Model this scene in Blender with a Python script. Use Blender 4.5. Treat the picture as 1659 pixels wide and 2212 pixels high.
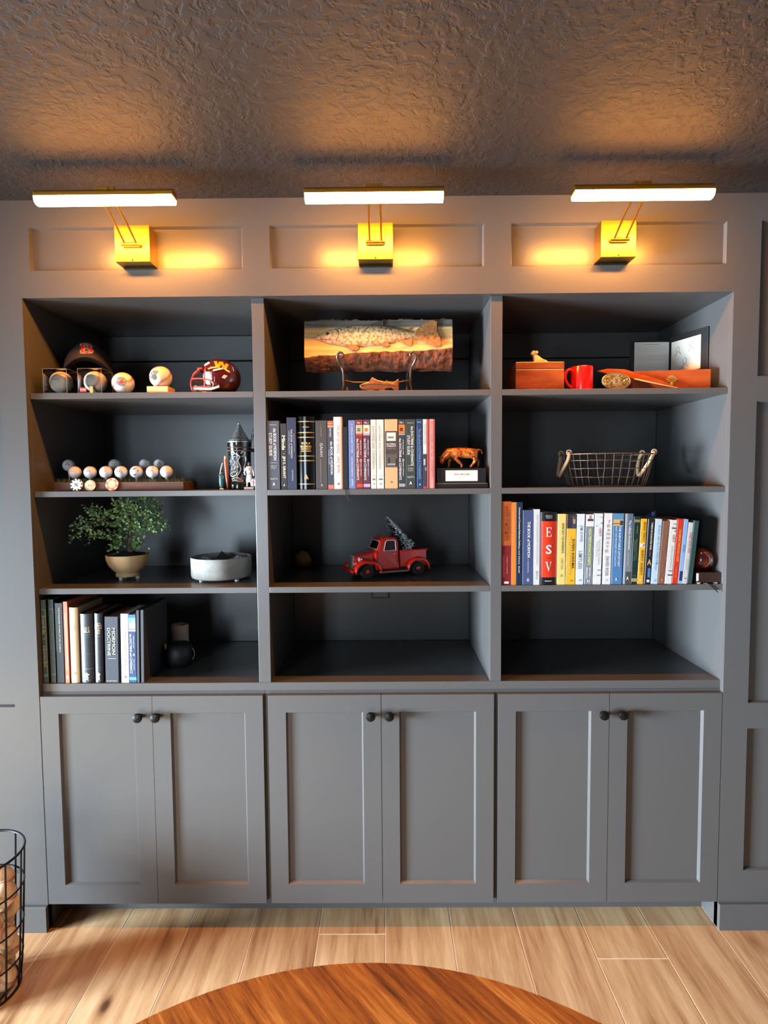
import bpy, bmesh, math, random
from mathutils import Vector, Matrix, noise

random.seed(7)
for o in list(bpy.data.objects): bpy.data.objects.remove(o, do_unlink=True)
scene = bpy.context.scene
COL = scene.collection
PI = math.pi

# ------------------------------------------------------------------ camera
cam_d = bpy.data.cameras.new('camera')
cam_d.sensor_fit = 'VERTICAL'; cam_d.sensor_height = 36.0
cam_d.lens = 36.0 * 1269.58 / 2212.0
cam_d.clip_start = 0.02
cam = bpy.data.objects.new('camera', cam_d); COL.objects.link(cam)
# rows: right, forward, up of the camera in the room
CR = (0.99995765, 0.00499681, -0.0077289)
CF = (-0.00544168, 0.99826367, -0.05865186)
CU = (0.0074224, 0.05869143, 0.99824858)
cam.matrix_world = Matrix(((CR[0], CU[0], -CF[0], 1.1888), (CR[1], CU[1], -CF[1], -1.9532),
                           (CR[2], CU[2], -CF[2], 1.5649), (0, 0, 0, 1)))
scene.camera = cam

# ------------------------------------------------------------------ sky, daylight, exposure
world = bpy.data.worlds.new('sky'); scene.world = world; world.use_nodes = True
bg = world.node_tree.nodes['Background']
bg.inputs[0].default_value = (0.62, 0.78, 1.0, 1); bg.inputs[1].default_value = 0.4

def day(name, loc, rot, sx, sy, power, color=(0.68, 0.85, 1.0)):
    d = bpy.data.lights.new(name, 'AREA'); d.shape = 'RECTANGLE'; d.size = sx; d.size_y = sy
    d.energy = power; d.color = color
    o = bpy.data.objects.new(name, d); COL.objects.link(o); o.location = loc; o.rotation_euler = rot
    return o
# daylight standing in the two window openings (left wall, and the wall opposite the bookcase)
lw = day('daylight_left_window', (-3.34, -1.75, 0.76), (0, -PI/2 + math.radians(7), 0), 1.30, 1.70, 690)
lw.data.spread = math.radians(84)      # beam narrowed artificially to keep daylight low and off the header and left panel
day('daylight_rear_window', (-0.62, -4.49, 1.30), (PI/2, 0, 0), 0.80, 1.90, 105)

vs = scene.view_settings
vs.view_transform = 'Standard'; vs.look = 'None'; vs.exposure = 0.16; vs.gamma = 1.0; vs.use_curve_mapping = False
scene.cycles.max_bounces = 6; scene.cycles.diffuse_bounces = 2; scene.cycles.glossy_bounces = 4
scene.cycles.transparent_max_bounces = 12; scene.cycles.caustics_reflective = False; scene.cycles.caustics_refractive = False
LAMP_RADIANCE = 190.0
LAMP_COLOR = (1.0, 0.375, 0.06)

# ------------------------------------------------------------------ helpers: colour and material
def C(h):
    h = h.lstrip('#'); r = [int(h[i:i+2], 16)/255 for i in (0, 2, 4)]
    return tuple(c/12.92 if c <= .04045 else ((c+.055)/1.055)**2.4 for c in r) + (1,)

MATS = {}
class NT:
    def __init__(s, name):
        s.m = bpy.data.materials.new(name); s.m.use_nodes = True
        s.t = s.m.node_tree; s.b = s.t.nodes['Principled BSDF']; s.out = s.t.nodes['Material Output']
    def n(s, typ, **kw):
        nd = s.t.nodes.new(typ)
        for k, v in kw.items():
            if k.startswith('i_'): nd.inputs[k[2:].replace('_', ' ')].default_value = v
            else: setattr(nd, k, v)
        return nd
    def l(s, a, b): s.t.links.new(a, b)
    def ramp(s, fac, stops, interp='LINEAR'):
        r = s.n('ShaderNodeValToRGB'); r.color_ramp.interpolation = interp
        e = r.color_ramp.elements
        while len(e) < len(stops): e.new(0.5)
        for el, (p, c) in zip(e, stops): el.position = p; el.color = c
        s.l(fac, r.inputs[0]); return r.outputs[0]
    def coords(s, scale=(1, 1, 1), rnd=0.0, rot=(0, 0, 0)):
        tc = s.n('ShaderNodeTexCoord'); v = tc.outputs['Object']
        if rnd:
            oi = s.n('ShaderNodeObjectInfo'); mu = s.n('ShaderNodeMath', operation='MULTIPLY'); mu.inputs[1].default_value = rnd
            s.l(oi.outputs['Random'], mu.inputs[0])
            ad = s.n('ShaderNodeVectorMath', operation='ADD'); s.l(v, ad.inputs[0]); s.l(mu.outputs[0], ad.inputs[1]); v = ad.outputs[0]
        mp = s.n('ShaderNodeMapping'); mp.inputs['Scale'].default_value = scale; mp.inputs['Rotation'].default_value = rot
        s.l(v, mp.inputs[0]); return mp.outputs[0]
    def noise(s, vec, scale, detail=4, rough=.55, dist=0):
        nd = s.n('ShaderNodeTexNoise'); nd.inputs['Scale'].default_value = scale; nd.inputs['Detail'].default_value = detail
        nd.inputs['Roughness'].default_value = rough; nd.inputs['Distortion'].default_value = dist
        s.l(vec, nd.inputs['Vector']); return nd.outputs['Fac']
    def bump(s, h, strength, dist=.002):
        b = s.n('ShaderNodeBump'); b.inputs['Strength'].default_value = strength; b.inputs['Distance'].default_value = dist
        s.l(h, b.inputs['Height']); s.l(b.outputs[0], s.b.inputs['Normal'])

def mat(hexc, rough=.5, metal=0.0, coat=0.0, vary=0.0, vscale=30, bump=0.0, bscale=200, spec=.5):
    key = (hexc, rough, metal, coat, vary, vscale, bump, bscale, spec)
    if key in MATS: return MATS[key]
    t = NT('paint_' + hexc.strip('#')); c = C(hexc)
    t.b.inputs['Base Color'].default_value = c; t.b.inputs['Roughness'].default_value = rough
    t.b.inputs['Metallic'].default_value = metal; t.b.inputs['Coat Weight'].default_value = coat
    t.b.inputs['Specular IOR Level'].default_value = spec
    if vary or bump: v = t.coords()
    if vary:
        lo = tuple(x*(1-vary) for x in c[:3]) + (1,); hi = tuple(min(1, x*(1+vary)) for x in c[:3]) + (1,)
        t.l(t.ramp(t.noise(v, vscale), [(.3, lo), (.7, hi)]), t.b.inputs['Base Color'])
    if bump: t.bump(t.noise(v, bscale, 3), bump, .001)
    MATS[key] = t.m; return t.m

def emit(name, color, strength):
    t = NT(name); e = t.n('ShaderNodeEmission'); e.inputs[0].default_value = (*color, 1); e.inputs[1].default_value = strength
    t.l(e.outputs[0], t.out.inputs[0]); return t.m

def wood(name, stops, axis=0, stretch=14, scale=9, rough=.45, rnd=0.0, knots=0.0, bump=.12, rot=(0, 0, 0), coat=0.0, fine=.35):
    """grain runs along the local axis"""
    t = NT(name); sc = [scale*stretch/7]*3; sc[axis] = scale/7
    v = t.coords(tuple(sc), rnd, rot)
    n1 = t.noise(v, 1.0, 6, .6, .6); n2 = t.noise(v, 4.5, 4, .7, .2)
    mx = t.n('ShaderNodeMix'); mx.inputs[0].default_value = fine
    t.l(n1, mx.inputs[2]); t.l(n2, mx.inputs[3]); g = mx.outputs[0]
    col = t.ramp(g, stops)
    if knots:
        ks = [2.2]*3; ks[axis] = 1.0
        kv = t.coords(tuple(ks), rnd, rot); vo = t.n('ShaderNodeTexVoronoi'); vo.inputs['Scale'].default_value = knots
        t.l(kv, vo.inputs['Vector'])
        m2 = t.n('ShaderNodeMix', data_type='RGBA', blend_type='MULTIPLY'); m2.inputs[0].default_value = 1
        t.l(col, m2.inputs[6]); t.l(t.ramp(vo.outputs['Distance'], [(.035, (.16, .09, .05, 1)), (.10, (.75, .66, .6, 1)), (.2, (1, 1, 1, 1))]), m2.inputs[7])
        col = m2.outputs[2]
    t.l(col, t.b.inputs['Base Color']); t.b.inputs['Roughness'].default_value = rough; t.b.inputs['Coat Weight'].default_value = coat
    if bump: t.bump(g, bump, .002)
    return t.m

# ------------------------------------------------------------------ helpers: mesh
class MB:
    def __init__(s): s.v = []; s.f = []
    def add(s, v, f):
        k = len(s.v); s.v += [tuple(p) for p in v]; s.f += [tuple(i+k for i in q) for q in f]; return s
    def box(s, x0, y0, z0, x1, y1, z1):
        return s.add([(x0,y0,z0),(x1,y0,z0),(x1,y1,z0),(x0,y1,z0),(x0,y0,z1),(x1,y0,z1),(x1,y1,z1),(x0,y1,z1)],
                     [(0,3,2,1),(4,5,6,7),(0,1,5,4),(1,2,6,5),(2,3,7,6),(3,0,4,7)])
    def tube(s, pts, r, n=8, closed=False):
        P = [Vector(p) for p in pts]; m = len(P); R = r if isinstance(r, (list, tuple)) else [r]*m
        tan = []
        for i in range(m):
            a = P[(i-1) % m] if closed or i > 0 else P[i]; b = P[(i+1) % m] if closed or i < m-1 else P[i]
            d = b-a; tan.append(d.normalized() if d.length > 1e-9 else Vector((0, 0, 1)))
        up = Vector((0, 0, 1)) if abs(tan[0].z) < .9 else Vector((1, 0, 0))
        nn = (up - tan[0]*up.dot(tan[0])).normalized(); V = []
        for i in range(m):
            nn = nn - tan[i]*nn.dot(tan[i]); nn = nn.normalized() if nn.length > 1e-6 else tan[i].orthogonal().normalized()
            bb = tan[i].cross(nn)
            V += [P[i] + (nn*math.cos(2*PI*k/n) + bb*math.sin(2*PI*k/n))*R[i] for k in range(n)]
        F = []
        for i in range(m if closed else m-1):
            j = (i+1) % m
            for k in range(n): F.append((i*n+k, i*n+(k+1) % n, j*n+(k+1) % n, j*n+k))
        if not closed: F += [tuple(range(n))[::-1], tuple((m-1)*n+k for k in range(n))]
        return s.add(V, F)
    def lathe(s, prof, n=32, c=(0, 0, 0), sx=1, sy=1):
        V = [(c[0]+r*sx*math.cos(2*PI*k/n), c[1]+r*sy*math.sin(2*PI*k/n), c[2]+z) for r, z in prof for k in range(n)]
        F = [(i*n+k, i*n+(k+1) % n, (i+1)*n+(k+1) % n, (i+1)*n+k) for i in range(len(prof)-1) for k in range(n)]
        if prof[0][0] > 1e-4: F.append(tuple(range(n))[::-1])
        if prof[-1][0] > 1e-4: F.append(tuple((len(prof)-1)*n+k for k in range(n)))
        return s.add(V, F)
    def ball(s, c, r, nu=24, nv=14):
        rx, ry, rz = r if isinstance(r, (tuple, list)) else (r, r, r)
        V = [(c[0]+rx*math.sin(PI*i/nv)*math.cos(2*PI*k/nu), c[1]+ry*math.sin(PI*i/nv)*math.sin(2*PI*k/nu), c[2]+rz*math.cos(PI*i/nv)) for i in range(nv+1) for k in range(nu)]
        return s.add(V, [(i*nu+k, i*nu+(k+1) % nu, (i+1)*nu+(k+1) % nu, (i+1)*nu+k) for i in range(nv) for k in range(nu)])
    def prism(s, poly, a, b, ax='y'):
        """poly in the plane across the axis: (x,z) for y, (x,y) for z, (y,z) for x"""
        def P(u, v, w): return {'y': (u, w, v), 'z': (u, v, w), 'x': (w, u, v)}[ax]
        n = len(poly)
        return s.add([P(u, v, a) for u, v in poly] + [P(u, v, b) for u, v in poly],
                     [tuple(range(n)), tuple(range(n, 2*n))[::-1]] + [(i, (i+1) % n, n+(i+1) % n, n+i) for i in range(n)])
    def xform(s, M):
        s.v = [tuple(M @ Vector(p)) for p in s.v]; return s
    def mesh(s, name, smooth=False, weld=True):
        me = bpy.data.meshes.new(name); me.from_pydata(s.v, [], s.f)
        bm = bmesh.new(); bm.from_mesh(me)
        if weld: bmesh.ops.remove_doubles(bm, verts=bm.verts, dist=1e-6)
        bmesh.ops.recalc_face_normals(bm, faces=bm.faces); bm.to_mesh(me); bm.free()
        if smooth:
            me.polygons.foreach_set('use_smooth', [True]*len(me.polygons))
        return me
    def build(s, name, m, parent=None, smooth=False, bevel=0.0, seg=2, loc=None, rot=None, angle=None):
        return put(name, s.mesh(name, smooth), m, parent, bevel, seg, loc, rot, angle if angle is not None else (40 if smooth else None))

def put(name, me, m, parent=None, bevel=0.0, seg=2, loc=None, rot=None, angle=None):
    o = bpy.data.objects.new(name, me); COL.objects.link(o)
    if m is not None and not me.materials: me.materials.append(m)
    if parent: o.parent = parent
    if loc: o.location = loc
    if rot: o.rotation_euler = rot
    if bevel:
        b = o.modifiers.new('bevel', 'BEVEL'); b.width = bevel; b.segments = seg; b.limit_method = 'ANGLE'; b.angle_limit = .6
    if angle:
        for e in me.edges: pass
        try: me.set_sharp_from_angle(angle=math.radians(angle))
        except Exception: pass
    return o

def tag(o, label, cat, group=None):
    o['label'] = label; o['category'] = cat
    if group: o['group'] = group
    return o
def thing(name, label, cat, loc=(0, 0, 0), rot=(0, 0, 0), group=None):
    o = bpy.data.objects.new(name, None); COL.objects.link(o); o.empty_display_size = .02
    o.location = loc; o.rotation_euler = rot
    return tag(o, label, cat, group)
def struct(o):
    o['kind'] = 'structure'; return o
def copy_tree(o, parent=None):
    c = o.copy(); COL.objects.link(c)
    if parent: c.parent = parent
    for ch in list(o.children): copy_tree(ch, c)
    return c

def bez(p0, p1, p2, p3, n=10):
    out = []
    for i in range(n+1):
        t = i/n; a = (1-t)
        out.append(tuple(a**3*p0[k]+3*a*a*t*p1[k]+3*a*t*t*p2[k]+t**3*p3[k] for k in range(len(p0))))
    return out
def catmull(P, n=6):
    out = []; P = [Vector(p) for p in P]
    for i in range(len(P)-1):
        a = P[max(i-1, 0)]; b = P[i]; c = P[i+1]; d = P[min(i+2, len(P)-1)]
        for k in range(n):
            t = k/n
            out.append(.5*((2*b)+(c-a)*t+(2*a-5*b+4*c-d)*t*t+(3*b-a-3*c+d)*t**3))
    out.append(P[-1]); return out

# lettering: collected, then turned into flat meshes in one pass at the end
TEXTS = []
def text(parent, body, m, fn, name='lettering', bold=0.0, shear=0.0):
    TEXTS.append((parent, body, m, fn, name, bold, shear))
def flat_v(cx, cz, length, height, y):      # reads from top to bottom
    return lambda u, v: (cx + v*height, y, cz - u*length)
def flat_h(cx, cz, length, height, y):
    return lambda u, v: (cx + u*length, y, cz + v*height)
def realise_texts():
    made = []
    for (parent, body, m, fn, name, bold, shear) in TEXTS:
        cu = bpy.data.curves.new('t', 'FONT'); cu.body = body; cu.resolution_u = 2; cu.offset = bold; cu.shear = shear
        cu.align_x = 'CENTER'; ob = bpy.data.objects.new('t', cu); COL.objects.link(ob); made.append(ob)
    bpy.context.view_layer.update(); dg = bpy.context.evaluated_depsgraph_get()
    for ob, (parent, body, m, fn, name, bold, shear) in zip(made, TEXTS):
        me = bpy.data.meshes.new_from_object(ob.evaluated_get(dg))
        if len(me.vertices):
            xs = [v.co.x for v in me.vertices]; ys = [v.co.y for v in me.vertices]
            x0, x1, y0, y1 = min(xs), max(xs), min(ys), max(ys)
            for v in me.vertices: v.co = fn((v.co.x-(x0+x1)/2)/max(x1-x0, 1e-6), (v.co.y-(y0+y1)/2)/max(y1-y0, 1e-6))
            me.materials.clear(); me.name = name; put(name, me, m, parent)
    for ob in made:
        cu = ob.data; bpy.data.objects.remove(ob, do_unlink=True); bpy.data.curves.remove(cu)

# ------------------------------------------------------------------ room measures (metres; bookcase opening runs X 0..2.32)
W = 2.32; ZC = 2.4695; ZTOP = 2.1593; S = 0.02; D = 0.5335
XL, XR, YR = -3.30, 3.95, -4.45
D1 = (0.7461, 0.787); D2 = (1.5353, 1.5738)
BAYS = [(0.0, D1[0]), (D1[1], D2[0]), (D2[1], W)]
SHELF = [(1.854, .0195), (1.5264, .019), (1.1965, .020)]
Z1, Z2, Z3, Z4 = 1.854, 1.5264, 1.1965, 0.867

def paint_mat(name, hexc, rough, bump=.05, bscale=90, ceiling=False):
    t = NT(name); t.b.inputs['Base Color'].default_value = C(hexc); t.b.inputs['Roughness'].default_value = rough
    v = t.coords()
    if ceiling:
        n1 = t.noise(v, 30, 4, .62, .45); n2 = t.noise(v, 70, 4, .65, .5)
        r1 = t.ramp(n1, [(.44, (0, 0, 0, 1)), (.56, (1, 1, 1, 1))])
        mx = t.n('ShaderNodeMix'); mx.inputs[0].default_value = .35; t.l(r1, mx.inputs[2]); t.l(n2, mx.inputs[3])
        t.bump(mx.outputs[0], .5, .006)
    else:
        t.bump(t.noise(v, bscale, 3), bump, .002)
    return t.m
M_PAINT = paint_mat('grey_satin_paint', '#4f4d4c', .29)
M_CEIL = paint_mat('dark_ceiling_paint', '#1e1a18', .75, ceiling=True)
M_WALL2 = paint_mat('wall_paint', '#4a4644', .5)
M_TOE = M_PAINT
M_GROUT = mat('#d9c6ae', .8)
M_FLOOR = wood('oak_look_tile', [(.30, C('#6e4429')), (.42, C('#a97e56')), (.54, C('#c29b70')), (.70, C('#d8b68e'))], axis=1, stretch=13, scale=7, rough=.42, rnd=37.0, knots=2.3, bump=.05)

# ---- floor of plank tiles
fl = MB().box(XL, YR, -.06, XR, .12, -.0006).build('floor', M_GROUT); struct(fl)
PW = .2293; x0 = .7125 - PW*18; L = 1.20; G = .0048
plank = MB().box(G/2, G/2, -.012, PW-G/2, L-G/2, 0).mesh('plank')
joint = {18: .43, 19: -.0245, 20: .55, 21: .31, 22: -.62, 23: -.131, 24: .36, 17: .48, 16: .40, 15: .36}
first = None; cuts = {}
for i in range(34):
    xa = x0 + i*PW
    if xa > XR or xa+PW < XL: continue
    y = joint.get(i, (i*.417) % L - .6)
    while y < .12: y += L
    while y > YR:
        ya, yb = max(y-L, YR), min(y, .11)
        if yb - ya > .03:
            me = plank
            if yb-ya < L-.001:
                k = round(yb-ya, 3); me = cuts.get(k) or cuts.setdefault(k, MB().box(G/2, G/2, -.012, PW-G/2, (yb-ya)-G/2, 0).mesh('plank'))
            o = put('plank', me, M_FLOOR, fl); o.location = (xa, ya, 0)
        y -= L

# ---- ceiling
struct(MB().box(XL-.05, YR-.05, ZC, XR+.05, .60, ZC+.05).build('ceiling', M_CEIL))

# ---- wall with the bookcase: face at y=0, shaker panels let into it
def holed(xs, zs, holes, y0, y1):
    """slab between y0 and y1, without the cells inside the holes"""
    m = MB()
    for i in range(len(xs)-1):
        for j in range(len(zs)-1):
            cx = (xs[i]+xs[i+1])/2; cz = (zs[j]+zs[j+1])/2
            if any(a < cx < b and c < cz < d for a, b, c, d in holes): continue
            m.add([(xs[i], y0, zs[j]), (xs[i+1], y0, zs[j]), (xs[i+1], y0, zs[j+1]), (xs[i], y0, zs[j+1])], [(0, 1, 2, 3)])
    for a, b, c, d in holes:      # reveals of the openings
        q = [(a, c), (b, c), (b, d), (a, d)]
        for k in range(4):
            (xa, za), (xb, zb) = q[k], q[(k+1) % 4]
            m.add([(xa, y0, za), (xb, y0, zb), (xb, y1, zb), (xa, y1, za)], [(0, 1, 2, 3)])
    return m
def tray(a, b, c, d, y0, depth, ch):
    """sunk panel: sloping edge of width ch, then the flat field"""
    o = [(a, y0, c), (b, y0, c), (b, y0, d), (a, y0, d)]
    i = [(a+ch, y0+depth, c+ch), (b-ch, y0+depth, c+ch), (b-ch, y0+depth, d-ch), (a+ch, y0+depth, d-ch)]
    return MB().add(o+i, [(0, 1, 5, 4), (1, 2, 6, 5), (2, 3, 7, 6), (3, 0, 4, 7), (4, 5, 6, 7)])

PZ = [(.2055, .7055), (.7935, 1.805), (1.887, 2.384)]
HEAD = [(.031, .7245), (.8138, 1.509), (1.5965, 2.293)]
LP = [(-1.10, -.084)]; RP = [(2.4045, 3.42)]
sunk = [(a, b, c, d) for (a, b) in LP+RP for (c, d) in PZ] + [(a, b, 2.2465, 2.3825) for a, b in HEAD]
OPEN = (0.0, W, 0.0, ZTOP)
xs = sorted({XL, XR, 0.0, W} | {v for h in sunk for v in h[:2]}); zs = sorted({0.0, ZC, ZTOP} | {v for h in sunk for v in h[2:]})
wall = MB()
cells = holed(xs, zs, sunk + [OPEN], 0.0, .0)
wall.add(cells.v, cells.f)
# reveal of the bookcase opening
for (xa, za), (xb, zb) in (((0, 0), (0, ZTOP)), ((0, ZTOP), (W, ZTOP)), ((W, ZTOP), (W, 0))):
    wall.add([(xa, 0, za), (xb, 0, zb), (xb, .021, zb), (xa, .021, za)], [(0, 1, 2, 3)])
wb = struct(wall.build('wall_back', M_PAINT))
for h in sunk:
    tray(*h, 0.0, .012, .005).build('recessed_panel', M_PAINT, wb)
# carcass wall behind so that no light leaks round the bookcase
struct(MB().box(XL-.05, .60, -.06, XR+.05, .65, ZC+.05).build('wall_rear', M_WALL2))

# ---- baseboards
def board(name, x0, x1):
    m = MB().prism([(-.014, 0), (.001, 0), (.001, .0915), (-.011, .0915), (-.014, .088)], x0, x1, 'x')
    return struct(m.build(name, M_PAINT))
board('baseboard_left', XL+.001, -.0005)
b = board('baseboard_right', W+.0005, XR-.001)
for n, xx, sg in (('baseboard_return_left', -.013, 1), ('baseboard_return_right', W, 1)):
    struct(MB().box(xx, .001, 0, xx+.013, .10, .0915).build(n, M_PAINT))

# ---- the other walls, with two windows that let the day in (behind and beside the camera)
def wall_with_window(name, axis, at, span, win):
    """axis 'x': wall at x=at over y span; axis 'y': wall at y=at over x span; win = (lo, hi, zlo, zhi)"""
    a, b = span; lo, hi, zl, zh = win; m = MB()
    for (p, q, r, s) in ((a, lo, 0, ZC), (hi, b, 0, ZC), (lo, hi, 0, zl), (lo, hi, zh, ZC)):
        if axis == 'x': m.box(at-.03, p, r, at+.03, q, s)
        else: m.box(p, at-.03, r, q, at+.03, s)
    return struct(m.build(name, M_WALL2))
def window(name, axis, at, win):
    lo, hi, zl, zh = win; fr = MB(); t = .045
    mid = (lo+hi)/2
    for (p, q, r, s) in ((lo, lo+t, zl, zh), (hi-t, hi, zl, zh), (lo, hi, zl, zl+t), (lo, hi, zh-t, zh), (mid-.02, mid+.02, zl, zh)):
        if axis == 'x': fr.box(at-.02, p, r, at+.02, q, s)
        else: fr.box(p, at-.02, r, q, at+.02, s)
    o = struct(fr.build(name, mat('#e8e6e0', .4)))
    t2 = NT('window_glass'); tr = t2.n('ShaderNodeBsdfTransparent'); gl = t2.n('ShaderNodeBsdfGlossy'); gl.inputs['Roughness'].default_value = .02
    mx = t2.n('ShaderNodeMixShader'); mx.inputs[0].default_value = .06
    t2.l(tr.outputs[0], mx.inputs[1]); t2.l(gl.outputs[0], mx.inputs[2]); t2.l(mx.outputs[0], t2.out.inputs[0])
    for p, q in ((lo+t, mid-.02), (mid+.02, hi-t)):
        pm = MB()
        if axis == 'x': pm.box(at-.003, p, zl+t, at+.003, q, zh-t)
        else: pm.box(p, at-.003, zl+t, q, at+.003, zh-t)
        pm.build('pane', t2.m, o)
WL = (-2.60, -.90, .10, 1.40); WRR = (-1.02, -.22, .35, 2.25)
wall_with_window('wall_left', 'x', XL, (YR, 0.0), WL); window('window_1', 'x', XL, WL)
wall_with_window('wall_front', 'y', YR, (XL, XR), WRR); window('window_2', 'y', YR, WRR)
struct(MB().box(XR-.03, YR, 0, XR+.03, 0, ZC).build('wall_right', M_WALL2))

# ------------------------------------------------------------------ built-in bookcase
bc = thing('built_in_bookcase', 'dark grey painted built-in bookcase of three bays with open shelves', 'bookcase', (0, 0, 0))
def part(mb, name, parent=bc, m=None, bevel=.0012, **k): return mb.build(name, m or M_PAINT, parent, bevel=bevel, **k)
part(MB().box(-.018, S+.001, Z4-.027, 0, D, ZTOP), 'side_panel')
part(MB().box(W, S+.001, Z4-.027, W+.018, D, ZTOP), 'side_panel')
for a, b in (D1, D2): part(MB().box(a, S, Z4, b, D, ZTOP-.0005), 'divider')
part(MB().box(-.018, S+.001, ZTOP, W+.018, D, ZTOP+.018), 'top_panel')
part(MB().box(0, S, Z4-.029, W, D, Z4), 'bottom_shelf')
for a, b in BAYS:
    for z, t in SHELF: part(MB().box(a+.0004, S, z-t, b-.0004, D-.001, z), 'shelf')
    # back in two boards with a shadow joint in the top compartment
    part(MB().box(a, D, Z4, b, D+.012, 2.054), 'back_board', bevel=.002)
    part(MB().box(a, D-.003, 2.058, b, D+.012, ZTOP), 'back_board', bevel=.002)
# caulk bead lines in the back corners
# outlet plate on the back of the middle bay, just under the third shelf
op = thing('outlet_plate', 'grey outlet plate with black rim on the back board under the truck shelf', 'outlet', (1.1575, D, 1.108))
MB().box(-.0375, -.006, -.058, .0375, 0, .058).build('rim', mat('#0d0d0e', .5), op, bevel=.001)
MB().box(-.031, -.0085, -.0515, .031, -.005, .0515).build('cover', mat('#55504d', .4), op, bevel=.001)

# ------------------------------------------------------------------ base cabinets
M_KNOB = mat('#171615', .35, .6)
CAB = [(-.0, .7665), (.7665, 1.5545), (1.5545, W)]
DOORS = [((.0027, .3832), (.3845, .7609)), ((.7782, 1.1622), (1.1642, 1.5458)), ((1.5599, 1.9362), (1.9382, 2.3173))]
CLAB = ['grey shaker base cabinet under the bonsai bay', 'grey shaker base cabinet under the red truck bay', 'grey shaker base cabinet under the wire basket bay']
for ci, ((a, b), pair) in enumerate(zip(CAB, DOORS)):
    cab = thing('base_cabinet', CLAB[ci], 'cabinet', ((a+b)/2, S, 0), group='base cabinets')
    ox = -(a+b)/2; oy = -S
    MB().box(a+ox+.0003, S+oy, .0937, b+ox-.0003, D+oy, Z4-.0295).build('carcass', M_PAINT, cab, bevel=.001)
    MB().box(a+ox, .10+oy, 0, b+ox, .115+oy, .0937).build('toe_kick', M_PAINT, cab)
    for k, (l, r) in enumerate(pair):
        z0, z1 = .0937, .8288; st = .0605; l += ox; r += ox; yf = -S
        hole = (l+st, r-st, z0+.068, z1-.0595)
        fr = holed(sorted({l, r, hole[0], hole[1]}), sorted({z0, z1, hole[2], hole[3]}), [hole], yf, yf)
        fr2 = MB().add(fr.v[:], fr.f[:])
        for (xa, za), (xb, zb) in (((l, z0), (r, z0)), ((r, z0), (r, z1)), ((r, z1), (l, z1)), ((l, z1), (l, z0))):
            fr2.add([(xa, yf, za), (xb, yf, zb), (xb, -.0012, zb), (xa, -.0012, za)], [(0, 1, 2, 3)])
        fr2.add([(l, -.0012, z0), (r, -.0012, z0), (r, -.0012, z1), (l, -.0012, z1)], [(0, 1, 2, 3)])
        door = fr2.build('door', M_PAINT, cab)
        tray(*hole, yf, .011, .0055).build('door_panel', M_PAINT, door)
        if ci == 0: kx = (.3412 if k == 0 else .4011)+ox
        if ci == 1: kx = (1.128 if k == 0 else 1.1909)+ox
        if ci == 2: kx = (1.913 if k == 0 else 1.9772)+ox
        kn = MB().lathe([(.0001, 0), (.008, 0), (.006, .008), (.007, .013), (.0155, .017), (.0165, .022), (.014, .027), (.006, .030), (.0001, .0305)], 24)
        kn.xform(Matrix.Translation((kx, yf, .7612)) @ Matrix.Rotation(PI/2, 4, 'X'))
        kn.build('knob', M_KNOB, door, smooth=True)

# ------------------------------------------------------------------ picture lights
M_BRASS = NT('brushed_brass'); _t = M_BRASS
_t.b.inputs['Base Color'].default_value = C('#d9a441'); _t.b.inputs['Metallic'].default_value = 1; _t.b.inputs['Roughness'].default_value = .28
_t.bump(_t.noise(_t.coords((2, 120, 120)), 8, 3), .08, .0005); M_BRASS = _t.m
M_GLOW = emit('lamp_diffuser', LAMP_COLOR, LAMP_RADIANCE)
def picture_light(x, label):
    t = thing('picture_light', label, 'lamp', (x, .012, 2.311), group='brass picture lights above the bookcase')
    y0 = -.012
    MB().box(-.0555, -.062, -.057, .0555, 0, .057).build('wall_plate', M_BRASS, t, bevel=.0015)
    pin = MB().tube([(-.030, -.071, -.006), (.030, -.071, -.006)], .0055, 10)
    pin.box(-.026, -.07, -.013, .026, -.060, -.002); pin.build('hinge', M_BRASS, t, smooth=True)
    for sx in (-.0185, .0185):
        MB().tube([(sx, -.071, -.006), (sx*.95, -.150, .037), (sx*.92, -.226, .066)], .0032, 8).build('arm', M_BRASS, t, smooth=True)
    hl = .2; yc = -.232; zc = .058
    prof = [(-.0185, .000), (-.0185, .014), (-.013, .021), (.013, .021), (.0185, .014), (.0185, .000)]
    MB().prism([(yc+a, zc+b) for a, b in prof], -hl, hl, 'x').build('housing', M_BRASS, t, bevel=.002)
    n = 7; dif = [(yc-.0195, zc+.003)] + [(yc+.0195*math.cos(PI+PI*k/n), zc-.004+.0135*math.sin(PI+PI*k/n)) for k in range(n+1)] + [(yc+.0195, zc+.003)]
    MB().prism(dif, -hl+.003, hl-.003, 'x').build('diffuser', M_GLOW, t, smooth=False)
    br = MB().box(-.026, yc-.004, zc+.020, .026, yc+.012, zc+.034); br.box(-.011, yc-.008, zc+.022, .011, yc-.003, zc+.032)
    br.build('swivel_bracket', M_BRASS, t, bevel=.001)
    MB().ball((0, -.062, -.052), .0028, 8, 6).build('screw', M_KNOB, t)
picture_light(.387, 'lit brass picture light above the baseball shelf')
picture_light(1.158, 'lit brass picture light above the carved trout plaque')
picture_light(1.925, 'lit brass picture light above the red mug shelf')

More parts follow.
